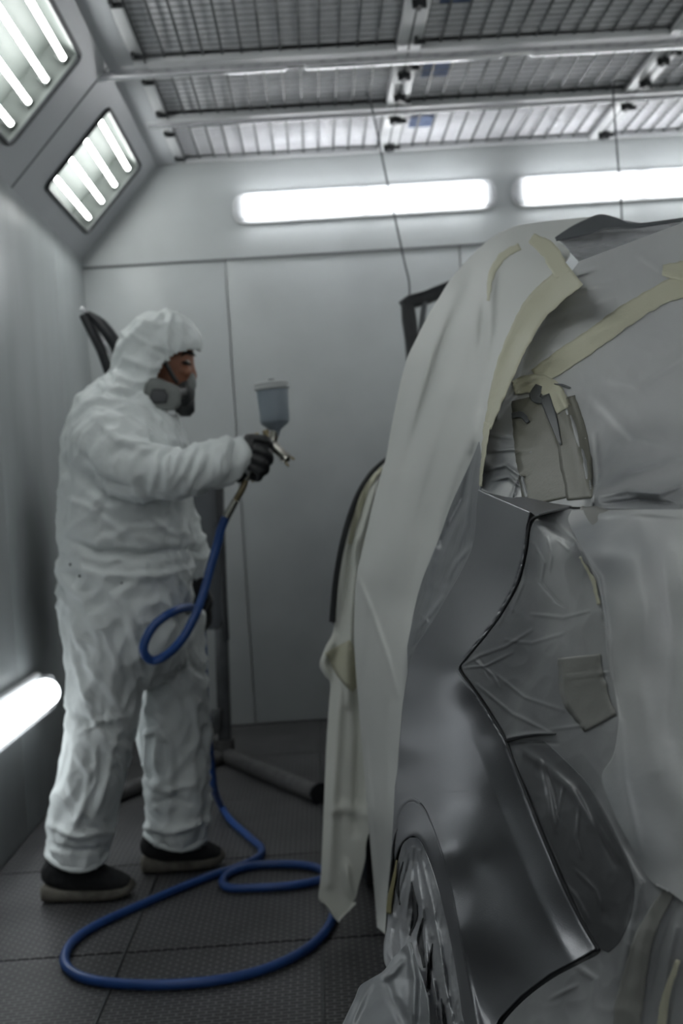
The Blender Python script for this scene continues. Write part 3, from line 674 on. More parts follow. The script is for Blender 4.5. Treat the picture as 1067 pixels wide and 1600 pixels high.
gb.loft([(U(311, 900, Yl), .026, .024), (U(313, 920, Yl), .028, .026), (U(314, 938, Yl), .026, .033), (U(316, 953, Yl-.005), .022, .034)], 20, 2.4)
hl = lambda x, y, dy: U(x, y, Yl+dy)
finger(gb, [hl(322, 944, -.012), hl(327, 960, -.018), hl(325, 975, -.032), hl(315, 978, -.045)], .0115, .0095)
finger(gb, [hl(316, 948, -.014), hl(321, 966, -.018), hl(319, 982, -.032), hl(309, 983, -.045)], .012, .0095)
finger(gb, [hl(309, 948, -.010), hl(312, 965, -.014), hl(312, 978, -.030), hl(304, 978, -.042)], .0115, .0092)
finger(gb, [hl(303, 944, -.006), hl(304, 958, -.012), hl(304, 968, -.026), hl(298, 969, -.036)], .0100, .0085)
finger(gb, [hl(322, 925, -.020), hl(328, 940, -.040), hl(322, 955, -.052)], .0125, .010)
remeshed('glove', gb, .0034, GLOVE, person, 2)

# shoes
def shoe(px0, px1, Y, ang, zoff=0, nm='shoe'):
    """heel at px0, toe at px1, along +x turned by ang"""
    hx = U(px0, 1380, Y)[0]; tx = U(px1, 1380, Y)[0]; L_ = tx-hx; f = np.array([math.cos(ang), math.sin(ang), 0]); s_ = np.array([-f[1], f[0], 0]); base = np.array([hx, Y, 0])
    def rings(prof):
        return [(base + f*L_*t_ + za*z, w_, h_) for t_, z, w_, h_ in prof]
    up = MB(); up.loft(rings([(.06, .055, .022, .022), (.09, .066, .033, .038), (.16, .080, .038, .058), (.28, .086, .041, .064), (.40, .080, .044, .060), (.52, .070, .047, .048), (.66, .058, .050, .036), (.80, .050, .049, .027), (.91, .043, .040, .018), (.97, .040, .024, .012)]), 22, 2.4, ref=tuple(s_))
    up.loft([(base+f*L_*.24+za*.06, .041, L_*.20), (base+f*L_*.25+za*.11, .041, L_*.20), (base+f*L_*.24+za*.150, .038, L_*.16)], 20, 2.2, ref=tuple(s_))
    sh = remeshed(nm, up, .0045, SHOEU, person, 3)
    so = MB(); so.loft(rings([(-.01, .030, .024, .016), (.02, .030, .036, .026), (.12, .024, .042, .022), (.30, .020, .042, .0195), (.50, .019, .046, .0185), (.68, .020, .053, .0185), (.84, .023, .050, .0185), (.94, .030, .036, .019), (1.0, .040, .018, .012)]), 22, 3.2, ref=tuple(s_))
    so.build('sole', SHOES, sh)
    for k in range(4):
        c_ = base+f*L_*(.42+.075*k)+za*(.124-.014*k); MB().tube([c_-s_*.026-za*.006, c_+za*.004, c_+s_*.026-za*.006], .0028, 6, sub=3).build('lace', SHOEU, sh)
    return sh
shoe(67, 210, 3.40, -.06); shoe(224, 352, 3.60, .05)
# turned hems
for (cx, cy, rx, a, Yy) in ((121, 1338, 46, .090, near), (275, 1308, 47, .090, far)):
    pts = [U(cx, cy, Yy)+np.array([R_(rx, Yy)*math.cos(q), a*math.sin(q), .012*math.sin(q*2+1)-.010*math.cos(q)]) for q in np.linspace(0, 2*math.pi, 25)]
    MB().tube(pts, .0085, 8, cap=False).build('hem', SUIT, person)
pts = [U(381, 711, 3.31)+np.array([.006*math.cos(q), .050*math.sin(q), .051*math.cos(q)]) for q in np.linspace(0, 2*math.pi, 25)]
MB().tube(pts, .007, 8, cap=False).build('cuff', SUIT, person)

# ---------------------------------------------------------------- spray gun
Yg = 3.30
t = thing('spray_gun', tuple(U(400, 760, Yg)), 'chrome spray gun with translucent grey-blue paint cup, held out by the painter', 'spray gun')
cb, ct = U(431, 672, Yg), U(424, 597, Yg); ax = (ct-cb); Lc = np.linalg.norm(ax); ax = ax/Lc
r = R_(1, Yg)
MB().lathe(cb, ax, [(-.016, .010), (-.008, .011), (0, .014), (.018, .0385), (.026, .0425), (.05, .043), (Lc-.022, .0455), (Lc-.020, .0455)], 28).build('paint_cup', CUP, t)
lid = MB().lathe(cb+ax*(Lc-.022), ax, [(0, .0485), (.006, .051), (.008, .049), (.019, .050), (.021, .047), (.024, .022), (.026, .02)], 28).build('cup_lid', LID, t)
MB().lathe(cb+ax*(Lc+.003), ax, [(0, .009), (.005, .009), (.006, .006)], 14).build('lid_vent', DARK, lid)
g = lambda x, y, dy=0.: U(x, y, Yg+dy)
mb = MB(); mb.tube([g(430, 672), g(428, 684), g(424, 694)], [.013, .012, .013], 14, sub=3)
mb.loft([(g(404, 684), .012, .011), (g(416, 688), .014, .014), (g(428, 697), .015, .016), (g(438, 707), .013, .014), (g(444, 713), .012, .013)], 18, 2.6)
mb.loft([(g(414, 690), .011, .014), (g(405, 705), .011, .013), (g(396, 722), .011, .012), (g(388, 740), .011, .0125), (g(384, 750), .009, .009)], 16, 2.6)
mb.build('gun_body', CHROME, t)
tip = g(444, 713); dr = g(452, 718)-g(428, 697); dr /= np.linalg.norm(dr)
MB().lathe(tip-dr*.004, dr, [(0, .015), (.005, .0165), (.014, .0165), (.018, .013), (.021, .006), (.024, .005)], 20).build('air_cap', CHROME, t)
up_ = np.cross(dr, ya_)
for s_ in (-1, 1): MB().bbox(tip+dr*.022+up_*s_*.012, (.014, .008, .007), [dr, ya_, up_], .002).build('cap_horn', BRASS, t)
mb = MB(); mb.tube([g(424, 699), g(421, 715), g(414, 732)], [.005, .0045, .004], 8, sub=3); mb.build('trigger', CHROME, t)
for (x, y) in ((403, 682), (418, 677)):
    MB().lathe(g(x, y+6), (-.25, 0, 1), [(0, .006), (.008, .006), (.009, .0095), (.021, .0095), (.022, .007)], 14).build('control_knob', BRASS, t)
MB().lathe(g(395, 745), (-.1, 0, -1), [(0, .006), (.012, .006), (.013, .004), (.016, .004)], 12).build('air_knob', BRASS, t)

# ---------------------------------------------------------------- blue air hose
hp = [g(385, 748), g(378, 765), g(368, 782), g(358, 800), g(352, 812)]
t = thing('air_hose', tuple(G(250, 1540, 0)), 'blue air hose looping from the spray gun across the grating floor', 'hose')
MB().tube(hp[:3], [.0085, .0095, .0085], 12, sub=4).build('swivel_fitting', BRASS, t)
MB().tube(hp[2:], [.010, .0115, .011, .0118], 12, sub=4).build('quick_coupler', CHROME, t)
R1 = .0125
pts = [g(353, 808), g(346, 825), g(338, 855, .0), g(328, 890, -.02), g(317, 930, -.05), g(305, 962, -.09), g(285, 998, -.11), g(262, 1022, -.105), g(240, 1032, -.085), g(226, 1022, -.10), g(226, 1003, -.10), g(242, 976, -.085), g(268, 957, -.055), g(288, 950, .03), U(303, 950, 3.50),
       U(312, 957, 3.61), U(316, 970, 3.64), U(316, 990, 3.68), U(318, 1020, 3.74), U(320, 1080, 3.79), U(325, 1140, 3.83), U(330, 1190, 3.88), U(335, 1232, 3.96)]
fl = [G(345, 1258, .014), G(362, 1283, .0125), G(390, 1308, .0125), G(408, 1325, .0125), G(404, 1339, .0125), G(370, 1355, .0125), G(330, 1368, .0125), G(270, 1392, .0125), G(205, 1420, .0125), G(150, 1446, .0125), G(115, 1470, .0125), G(101, 1495, .0125), G(107, 1514, .0125), G(135, 1529, .0125),
      G(190, 1537, .0125), G(270, 1538, .0125), G(350, 1530, .0125), G(420, 1512, .0125), G(480, 1482, .0125), G(512, 1450, .0125), G(524, 1420, .0125), G(533, 1395, .0125), G(530, 1378, .0125), G(512, 1365, .0125), G(490, 1354, .0125), G(450, 1350, .0125), G(400, 1352, .0125),
      G(362, 1362, .0125), G(348, 1376, .0125), G(358, 1387, .0125), G(400, 1387, .0125), G(450, 1384, .0125), G(496, 1376, .013), G(540, 1362, .03), G(600, 1340, .03), G(660, 1320, .03)]
MB().tube(pts+fl, R1, 14, sub=8).build('hose_tube', HOSE, t)

# ---------------------------------------------------------------- the car and what covers it
def crk(q, crinkle):
    out = np.zeros(len(q))
    for amp, sx, sy, seed, ridged in crinkle or ():
        v = np.array([noise.noise((a/sx, b_/sy, seed+.6*noise.noise((a/sx*.7, b_/sy*.7, seed+9)))) for a, b_ in q])
        if ridged: v = .35-np.abs(v)*1.6
        out += amp*v
    return out
class TPS:
    """smooth distance field through measured points"""
    def __init__(s, pts, lam=1e-3):
        P = np.array(pts, float); s.p = P[:, :2]/500.; z = P[:, 2]; n = len(P)
        K = s.k(np.linalg.norm(s.p[:, None]-s.p[None], axis=2)) + lam*np.eye(n)
        Q = np.hstack([np.ones((n, 1)), s.p]); A = np.vstack([np.hstack([K, Q]), np.hstack([Q.T, np.zeros((3, 3))])])
        s.w = np.linalg.solve(A, np.concatenate([z, np.zeros(3)]))
    def k(s, r): return np.where(r > 1e-9, r*r*np.log(np.maximum(r, 1e-9)), 0)
    def __call__(s, q):
        q = np.atleast_2d(q)/500.; n = len(s.p)
        return s.k(np.linalg.norm(q[:, None]-s.p[None], axis=2)) @ s.w[:n] + s.w[n] + q @ s.w[n+1:]
def Uv(q, Y):
    d = np.stack([(q[:, 0]-533.5)/F, (800-q[:, 1])/F, np.ones(len(q))], 1) @ M.T
    return CAM + d*(Y/d[:, 1])[:, None]
def smoothcurve(P, n):
    P = [np.array(p, float) for p in P]; s_ = np.array(spline(P, 8)); d = np.concatenate([[0], np.cumsum(np.linalg.norm(np.diff(s_, axis=0), axis=1))])
    t = np.linspace(0, d[-1], n); return np.stack([np.interp(t, d, s_[:, 0]), np.interp(t, d, s_[:, 1])], 1)
def lin(P, n):
    P = np.array(P, float); d = np.concatenate([[0], np.cumsum(np.linalg.norm(np.diff(P, axis=0), axis=1))]); t = np.linspace(0, d[-1], n)
    return np.stack([np.interp(t, d, P[:, 0]), np.interp(t, d, P[:, 1])], 1)
def patch(name, m, rows, depth, nu, nv, folds=(), fold_gain=1., rough=(), off=0., parent=None, thick=.0015, crinkle=None, smooth_rows=True, edge=None):
    """a sheet surface: rows = [left x, y, right x, y] down the sheet; depth = distance field; folds move it towards the viewer's side"""
    L_ = [r[:2] for r in rows]; Rr = [r[-2:] for r in rows]
    seg = np.linspace(0, len(rows)-1, nv)
    def along(P):
        P = np.array(P, float)
        if smooth_rows:
            s_ = np.array(spline([p for p in P], 10)); t = np.linspace(0, len(rows)-1, len(s_))
        else: s_ = P; t = np.arange(len(rows))
        return np.stack([np.interp(seg, t, s_[:, 0]), np.interp(seg, t, s_[:, 1])], 1)
    A, B = along(L_), along(Rr); u = np.linspace(0, 1, nu)
    q = (A[:, None]*(1-u)[None, :, None] + B[:, None]*u[None, :, None]).reshape(-1, 2)
    Y = depth(q) - off
    if len(folds): Y = Y - fold_px(folds, q)*fold_gain
    if crinkle: Y = Y - crk(q, crinkle)
    if edge is not None: Y = Y + edge(np.tile(u, nv), np.repeat(np.linspace(0, 1, nv), nu))
    V = Uv(q, Y)
    Fs = [(j*nu+i, (j+1)*nu+i, (j+1)*nu+i+1, j*nu+i+1) for j in range(nv-1) for i in range(nu-1)]
    o = link(name, V, Fs, m, parent)
    if thick:
        md = o.modifiers.new('thickness', 'SOLIDIFY'); md.thickness = thick; md.offset = -1
    return o
def ribbon(name, m, line, width, depth, off=.003, parent=None, n=60, nw=8, folds=(), taper=True, jag=2.0, crinkle=None):
    c_ = smoothcurve(line, n); t = np.gradient(c_, axis=0); t /= np.linalg.norm(t, axis=1)[:, None]; nn = np.stack([-t[:, 1], t[:, 0]], 1)
    wd = width if hasattr(width, '__len__') else [width, width]; wd = np.interp(np.linspace(0, 1, n), np.linspace(0, 1, len(wd)), wd)
    rows = []
    for i in range(n):
        e = jag*noise.noise((i*.35, line[0][0]*.1, 3.)); e2 = jag*noise.noise((i*.35, line[0][1]*.1, 8.))
        rows.append([*(c_[i]-nn[i]*(wd[i]/2+e)), *(c_[i]+nn[i]*(wd[i]/2+e2))])
    return patch(name, m, rows, depth, nw, n, folds, off=off, parent=parent, thick=0.0006, smooth_rows=False, crinkle=crinkle)

# distance fields ------------------------------------------------
SIDE = TPS([(785, 362, 2.30), (870, 352, 2.15), (935, 338, 2.0), (905, 400, 1.72), (850, 470, 1.68), (810, 520, 1.63), (780, 600, 1.56), (752, 700, 1.50), (750, 765, 1.45), (742, 850, 1.45), (700, 930, 1.52), (650, 1010, 1.67), (633, 1080, 1.76), (622, 1200, 1.86), (612, 1300, 1.95), (600, 1460, 2.10),
            (740, 395, 2.42), (700, 440, 2.47), (640, 545, 2.52), (620, 620, 2.52), (605, 700, 2.52), (590, 750, 2.52), (567, 850, 2.52), (556, 900, 2.52), (553, 1000, 2.55), (560, 1100, 2.55), (575, 1280, 2.60), (590, 1450, 2.65),
            (800, 420, 2.02), (760, 480, 2.02), (740, 560, 1.92), (700, 640, 1.98), (700, 750, 1.78), (660, 850, 1.90), (620, 950, 2.05), (600, 1100, 2.12), (598, 1300, 2.25)], 2e-4)
REAR = TPS([(870, 375, 1.84), (935, 360, 1.80), (1000, 365, 1.77), (1067, 340, 1.74), (1120, 330, 1.73), (905, 400, 1.715), (850, 470, 1.675), (810, 520, 1.625), (780, 600, 1.555), (752, 700, 1.495), (750, 765, 1.44), (1067, 430, 1.58), (1067, 600, 1.33), (1067, 785, 1.05), (1120, 600, 1.30), (1120, 785, 1.03),
            (930, 600, 1.38), (930, 700, 1.24), (930, 785, 1.10), (830, 700, 1.385), (880, 700, 1.30), (830, 785, 1.285), (890, 793, 1.165), (840, 600, 1.49), (900, 500, 1.56), (980, 480, 1.52), (760, 765, 1.425)], 2e-4)
TAIL = TPS([(890, 793, 1.125), (835, 808, 1.140), (822, 830, 1.145), (812, 900, 1.15), (775, 970, 1.17), (720, 1040, 1.195), (718, 1048, 1.195), (760, 1100, 1.165), (790, 1155, 1.14), (830, 1260, 1.09), (880, 1380, 1.045), (935, 1485, 1.005), (850, 1535, 1.06), (770, 1600, 1.12),
            (900, 850, 1.04), (945, 900, 1.01), (940, 960, 1.005), (1000, 850, 1.0), (1067, 800, 1.0), (1120, 800, .985), (1067, 1000, .945), (1067, 1250, .915), (1067, 1500, .91), (1120, 1250, .90), (1067, 1640, .92), (950, 1100, 1.0), (960, 1300, .97), (980, 1480, .96), (960, 1640, .97), (850, 1100, 1.085), (860, 950, 1.09), (880, 1250, 1.04), (850, 1640, 1.03)], 2e-4)
QUAR = TPS([(748, 765, 1.44), (830, 800, 1.14), (790, 783, 1.285), (822, 830, 1.145), (812, 900, 1.15), (775, 970, 1.17), (718, 1045, 1.195), (742, 850, 1.435), (700, 930, 1.50), (650, 1010, 1.64), (633, 1080, 1.73), (622, 1200, 1.80), (614, 1280, 1.84), (612, 1340, 1.84),
            (780, 860, 1.27), (750, 930, 1.31), (700, 1000, 1.38), (690, 1060, 1.36), (640, 1170, 1.60), (665, 1100, 1.49), (700, 1150, 1.31), (760, 1150, 1.178), (740, 1100, 1.20), (830, 1260, 1.09), (880, 1380, 1.045), (935, 1485, 1.005), (850, 1535, 1.06), (770, 1600, 1.12), (700, 1700, 1.14),
            (780, 1260, 1.155), (720, 1260, 1.245), (665, 1225, 1.46), (640, 1240, 1.62), (690, 1330, 1.262), (720, 1450, 1.180), (745, 1600, 1.125), (760, 1350, 1.175), (830, 1430, 1.10), (800, 1530, 1.11)], 4e-3)

car = thing('car', (1.05, 3.0, 0), 'dark silver car wrapped in masking sheets with one bare rear quarter panel', 'car')
gapfolds = []
GAPLINE = [(890, 793), (836, 807), (825, 826), (819, 870), (806, 915), (775, 970), (740, 1014), (719, 1040), (719, 1050), (740, 1078), (765, 1115), (790, 1157), (812, 1215), (840, 1285), (880, 1380), (910, 1440), (936, 1484)]
# quarter panel, upper part: the shoulder and the pointed middle
KF, KA, LA = .03, .015, 24
def pressed(q):
    """body panel: the field plus the rolled edge next to the seam and the swage near it"""
    Y = QUAR(q)
    gl_ = np.array(lin(GAPLINE[1:], 200)); dd = np.sqrt(((q[:, None]-gl_[None])**2).sum(2)).min(1)
    low = np.clip((q[:, 1]-1050)/170, 0, 1); low = low*low*(3-2*low)
    Y = Y + .008*np.exp(-(dd/2.2)**2)                    # edge rolled in at the seam
    f_ = np.clip(1-dd/46, 0, 1); f_ = np.sqrt(f_*f_+.004)-.063
    Y = Y + KF*low*f_            # soft rib running beside the seam
    return Y
ARCH = [(612, 1345), (616, 1300), (622, 1272), (634, 1254), (648, 1250), (662, 1262), (678, 1294), (692, 1335), (705, 1385), (718, 1450), (730, 1515), (742, 1575), (752, 1625)]      # crease of the flare
LIP = [(606, 1420), (612, 1372), (620, 1335), (630, 1315), (645, 1306), (658, 1315), (670, 1340), (683, 1378), (695, 1425), (705, 1470), (714, 1520), (722, 1575), (728, 1625)]
upper = [(748, 765, 829, 800), (746, 790, 823, 828), (744, 820, 821, 850), (740, 850, 817, 880), (728, 880, 810, 905), (713, 908, 798, 932), (700, 930, 782, 958), (682, 962, 764, 984), (664, 990, 744, 1010), (650, 1012, 726, 1032), (641, 1040, 719, 1045), (636, 1062, 732, 1066), (633, 1082, 750, 1092), (630, 1105, 765, 1115)]
rowsU = upper + [(627, 1140, 781, 1142), (624, 1170, 795, 1168), (622, 1200, 808, 1205), (618, 1228, 822, 1240)]
cr = None
NQ = 96
def grid_rows(rows, nu, nv, smooth_rows=True):
    seg = np.linspace(0, len(rows)-1, nv)
    def along(P):
        P = np.array(P, float)
        if smooth_rows: s_ = np.array(spline([p for p in P], 10)); t = np.linspace(0, len(rows)-1, len(s_))
        else: s_ = P; t = np.arange(len(rows))
        return np.stack([np.interp(seg, t, s_[:, 0]), np.interp(seg, t, s_[:, 1])], 1)
    A_, B_ = along([r_[:2] for r_ in rows]), along([r_[2:] for r_ in rows]); u_ = np.linspace(0, 1, nu)
    return (A_[:, None]*(1-u_)[None, :, None] + B_[:, None]*u_[None, :, None]).reshape(-1, 2)
def flare(q):
    a_ = np.array(smoothcurve(ARCH, 160)); d = np.sqrt(((q[:, None]-a_[None])**2).sum(2)).min(1)
    return pressed(q) - KA*np.exp(-d/LA) - .004*np.exp(-(d/5)**2)
q1 = grid_rows(rowsU, NQ, 170)
B2 = np.vstack([lin([(618, 1228), (822, 1240)], NQ), lin([(822, 1240), (840, 1285), (880, 1380), (910, 1440), (934, 1482), (905, 1498), (860, 1522), (815, 1556), (780, 1592), (756, 1640)], 90)[1:]])
A2 = np.vstack([smoothcurve([(612, 1345), (613, 1300), (618, 1268), (630, 1250), (648, 1247), (664, 1262), (678, 1294)], NQ), smoothcurve(ARCH[6:], 90)[1:]])
q2 = grid_rows([[*a_, *b_] for a_, b_ in zip(A2, B2)], 70, len(A2), False)
bm = bmesh.new()
for q_, nu_ in ((q1, NQ), (q2, 70)):
    vs = [bm.verts.new(tuple(v)) for v in Uv(q_, flare(q_))]; nv_ = len(q_)//nu_
    for j in range(nv_-1):
        for i in range(nu_-1):
            bm.faces.new((vs[j*nu_+i], vs[(j+1)*nu_+i], vs[(j+1)*nu_+i+1], vs[j*nu_+i+1]) if nu_ == NQ else (vs[j*nu_+i], vs[j*nu_+i+1], vs[(j+1)*nu_+i+1], vs[(j+1)*nu_+i]))
bmesh.ops.remove_doubles(bm, verts=bm.verts[:], dist=.00003); bmesh.ops.recalc_face_normals(bm, faces=bm.faces[:])
bm.verts.index_update(); o = link('quarter_panel', [v.co[:] for v in bm.verts], [[v.index for v in f.verts] for f in bm.faces], PAINT, car); bm.free()
md = o.modifiers.new('thickness', 'SOLIDIFY'); md.thickness = .0012; md.offset = -1
# flat return of the wheel arch: from crease to lip, stepping inwards
Aa, Bb = smoothcurve(LIP, 110), smoothcurve(ARCH, 110)
LIPD = TPS([(606, 1420, 1.90), (612, 1372, 1.87), (620, 1335, 1.76), (645, 1306, 1.52), (670, 1340, 1.40), (695, 1425, 1.275), (714, 1520, 1.215), (728, 1625, 1.18)], 1e-3)
nA = 110; nuA = 16; V = []
QA = flare(Bb); QL = LIPD(Aa)
for i in range(nA):
    for k in range(nuA):
        s_ = k/(nuA-1); q_ = Aa[i]*(1-s_)+Bb[i]*s_; Yq_ = QL[i]*(1-s_)+QA[i]*s_ - .006*math.sin(s_*math.pi)*0 + .012*math.exp(-((s_-.0)/.12)**2)
        V.append(U(q_[0], q_[1], Yq_))
Fs = [(i*nuA+k, (i+1)*nuA+k, (i+1)*nuA+k+1, i*nuA+k+1) for i in range(nA-1) for k in range(nuA-1)]
o = link('wheel_arch', V, Fs, PAINT, car); md = o.modifiers.new('t', 'SOLIDIFY'); md.thickness = .0015; md.offset = 0
# shoulder shelf on top, running back under the masking
SHELF = TPS([(748, 765, 1.44), (830, 800, 1.14), (890, 793, 1.135), (800, 775, 1.36), (848, 783, 1.22), (770, 770, 1.42), (835, 790, 1.19), (860, 793, 1.15)], 1e-3)
patch('shoulder', PAINT, [(748, 765, 748.5, 764), (770, 775, 790, 771), (790, 783.5, 830, 779), (810, 792, 862, 786), (829, 800, 893, 790.5), (836, 806, 889, 794)], SHELF, 50, 50, parent=car, thick=0)
# dark seam behind the edges
mb = MB(); gl_ = lin(smoothcurve(GAPLINE, 400), 160); Yl_ = np.minimum(TAIL(gl_)-.004, pressed(gl_))-.0008
mb.tube([U(a[0]+.5, a[1], y) for a, y in zip(gl_, Yl_)], [.0010]*60+[.0016]*25+[.0024]*35, 8); mb.build('seam_gasket', RUBBER, car)
gl2 = smoothcurve([(936, 1484), (905, 1500), (860, 1524), (815, 1558), (780, 1594), (752, 1630)], 60); Y2 = pressed(gl2)
MB().tube([U(a[0]+2, a[1]+3, y+.008) for a, y in zip(gl2, Y2)], .0065, 8).build('seam_gasket', RUBBER, car)

# hull: everything the sheets lie on
def hull_section(Y):
    sh = np.interp(Y, [1.15, 1.35, 1.6, 2.2, 3.0, 4.2, 5.1, 5.3], [.50, .34, .26, .235, .21, .20, .34, .55])
    roof = np.interp(Y, [1.15, 1.35, 1.75, 2.0, 2.6, 3.1, 3.8, 5.0, 5.3], [1.04, 1.14, 1.38, 1.45, 1.50, 1.40, 1.00, .88, .68])
    belt = min(1.06, roof-.02); inn = .16 if roof > 1.15 else .05; xc = 1.12
    hw = xc-sh
    pts = [(-hw+.05, .24), (-hw, .45), (-hw, .80), (-hw+.03, belt), (-hw+.06+inn*.7, (belt+roof)/2), (-hw+.10+inn, roof-.04), (-hw+.30+inn, roof)]
    pts = pts + [(-x, z) for x, z in pts[::-1]]
    return [(xc+x, Y, z) for x, z in pts]
Ys = [1.15, 1.25, 1.35, 1.6, 1.75, 2.0, 2.3, 2.6, 3.1, 3.45, 3.8, 4.3, 4.8, 5.1, 5.3]; V = []; 
for Y in Ys: V += hull_section(Y)
n = 14; Fs = [(i*n+k, (i+1)*n+k, (i+1)*n+(k+1) % n, i*n+(k+1) % n) for i in range(len(Ys)-1) for k in range(n)] + [tuple(range(n)), tuple((len(Ys)-1)*n+k for k in range(n))[::-1]]
link('body_shell', V, Fs, DARK, car, autosmooth=40)
for (x, y) in ((.16, 3.40), (2.0, 3.40), (2.0, 1.55)):
    MB().lathe((x-.11, y, .33), (1, 0, 0), [(0, .20), (.0, .30), (.02, .33), (.20, .33), (.22, .30), (.22, .2)], 32).build('wheel', RUBBER, car)
MB().lathe((.20, 1.48, .33), (1, 0, 0), [(0, .20), (.0, .30), (.02, .32), (.20, .32), (.22, .30), (.22, .2)], 32).build('wheel', RUBBER, car)
# open front door frame edge, dark, seen past the sheets
DOORL = [(606, 716), (592, 727), (578, 742), (560, 772), (545, 812), (533, 858), (525, 905), (521, 945), (519, 972)]
MB().tube([U(x, y, 3.02) for x, y in DOORL], [.006, .008, .008, .009], 10, sub=6).build('door_seal', RUBBER, car)
MB().tube([U(x+9, y+4, 3.06) for x, y in DOORL], [.010, .012, .014, .016], 10, sub=6).build('door_frame', PARTG, car)

# tapes share one crepe paper look
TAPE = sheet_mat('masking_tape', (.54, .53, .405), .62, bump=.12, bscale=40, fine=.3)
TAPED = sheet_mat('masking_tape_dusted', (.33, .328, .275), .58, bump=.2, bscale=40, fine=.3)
PAPER = sheet_mat('masking_paper', (.62, .63, .61), .60, bump=.06, bscale=5, fine=.12, stain_col=(.25, .26, .28),
                  spots=[(U(700, 930, 1.55), .22, .9), (U(650, 1010, 1.67), .2, .8), (U(660, 1000, 1.70), .14, .8), (U(740, 850, 1.45), .10, .6)])
PAPER2 = sheet_mat('masking_paper_far', (.66, .67, .62), .65, bump=.06, bscale=5, fine=.1)
FILM = sheet_mat('masking_film', (.50, .51, .51), .36, bump=.18, bscale=7, fine=.12, stain_col=(.165, .175, .185),
                 spots=[(U(800, 735, 1.39), .17, 1.), (U(880, 740, 1.2), .13, .8), (U(940, 740, 1.15), .15, .8), (U(1040, 790, 1.06), .11, .9), (U(870, 760, 1.2), .10, .7), (U(1000, 700, 1.2), .12, .5)])
FILMD = sheet_mat('dusted_film', (.44, .45, .45), .33, bump=.16, bscale=16, fine=.12, stain_col=(.155, .16, .17), metal=.1,
                  spots=[(U(830, 830, 1.14), .10, 1.), (U(740, 1060, 1.18), .15, 1.), (U(800, 1000, 1.15), .13, .95), (U(890, 1250, 1.05), .16, 1.), (U(930, 1400, 1.0), .17, 1.), (U(930, 830, 1.02), .06, .9), (U(860, 1120, 1.08), .11, .85), (U(860, 1560, 1.05), .12, .8)])
crumple(FILMD, 8, .006, .7, (1, 1, 1)); crumple(FILM, 4, .008, .45, (1, 1, 1)); crumple(PAPER, 2.5, .007, .3, (1, 1, .5))
SILF = mat('crinkled_silver_film', (.50, .51, .53), .26, metal=.35, bump=.35, bscale=30, noise_amt=.25, nscale=12)
CLOTH = mat('grey_cover_cloth', (.30, .315, .33), .38, metal=.25, bump=.12, bscale=9, noise_amt=.2, nscale=6)

# paper hung over the flank, front part
FAR = TPS([(600, 725, 2.98), (560, 770, 3.02), (535, 850, 3.05), (520, 930, 3.05), (505, 1250, 2.98), (500, 1405, 2.95), (640, 725, 2.93), (640, 1000, 2.85), (640, 1300, 2.82), (555, 1415, 2.93), (528, 1438, 2.94), (560, 1100, 2.96), (580, 900, 2.98)], 1e-3)
far_folds = [([(592, 740), (560, 850), (548, 960), (545, 1100)], 7, .03), ([(575, 760), (548, 860), (538, 960)], 4, -.018), ([(562, 800), (552, 880)], 3, .02), ([(536, 1010), (530, 1100), (520, 1250), (515, 1380)], 9, .022), ([(556, 1010), (562, 1150), (556, 1300)], 8, -.03), ([(510, 1270), (540, 1262), (575, 1275)], 6, .012), ([(540, 1350), (548, 1400)], 6, .015),
             ([(520, 1000), (505, 1035), (512, 1058)], 7, .03)]
rowsF = [(602, 722, 640, 722), (580, 745, 640, 745), (562, 775, 640, 775), (548, 812, 640, 812), (537, 855, 640, 855), (529, 900, 640, 900), (524, 945, 640, 945), (521, 985, 640, 985), (508, 1012, 640, 1000), (499, 1038, 640, 1020), (507, 1056, 640, 1050), (516, 1068, 640, 1080), (514, 1100, 640, 1120), (510, 1160, 632, 1160),
         (507, 1230, 620, 1220), (504, 1300, 577, 1300), (501, 1370, 570, 1345), (498, 1404, 560, 1385), (510, 1416, 556, 1402), (524, 1436, 548, 1412), (530, 1441, 540, 1422)]
s4 = tag(patch('masking_paper', PAPER2, rowsF, FAR, 60, 220, far_folds, 1.), 'long pale masking paper over the car front flank, its corner beside the blue hose', 'masking paper')
ribbon('tape_strip', TAPE, [(527, 1010), (538, 1030), (551, 1050), (566, 1066)], [44, 46, 44], lambda q: FAR(q)-fold_px(far_folds, q), .006, s4, 30, jag=1)
ribbon('tape_strip', TAPE, [(596, 731), (572, 765), (556, 810), (546, 850)], [5, 9, 10, 6], lambda q: FAR(q)-fold_px(far_folds, q), .006, s4, 30, jag=1)
# turned-up corner at the hem
link('turned_corner', [U(498, 1402, 2.955), U(512, 1416, 2.90), U(524, 1437, 2.92), U(516, 1410, 2.97), U(500, 1396, 2.96)], [(0, 1, 2, 3, 4)], PAPER2, s4, smooth=False)
link('turned_corner', [U(528, 1441, 2.92), U(557, 1411, 2.90), U(548, 1408, 2.97), U(536, 1420, 2.98)], [(0, 1, 2, 3)], PAPER2, s4, smooth=False)

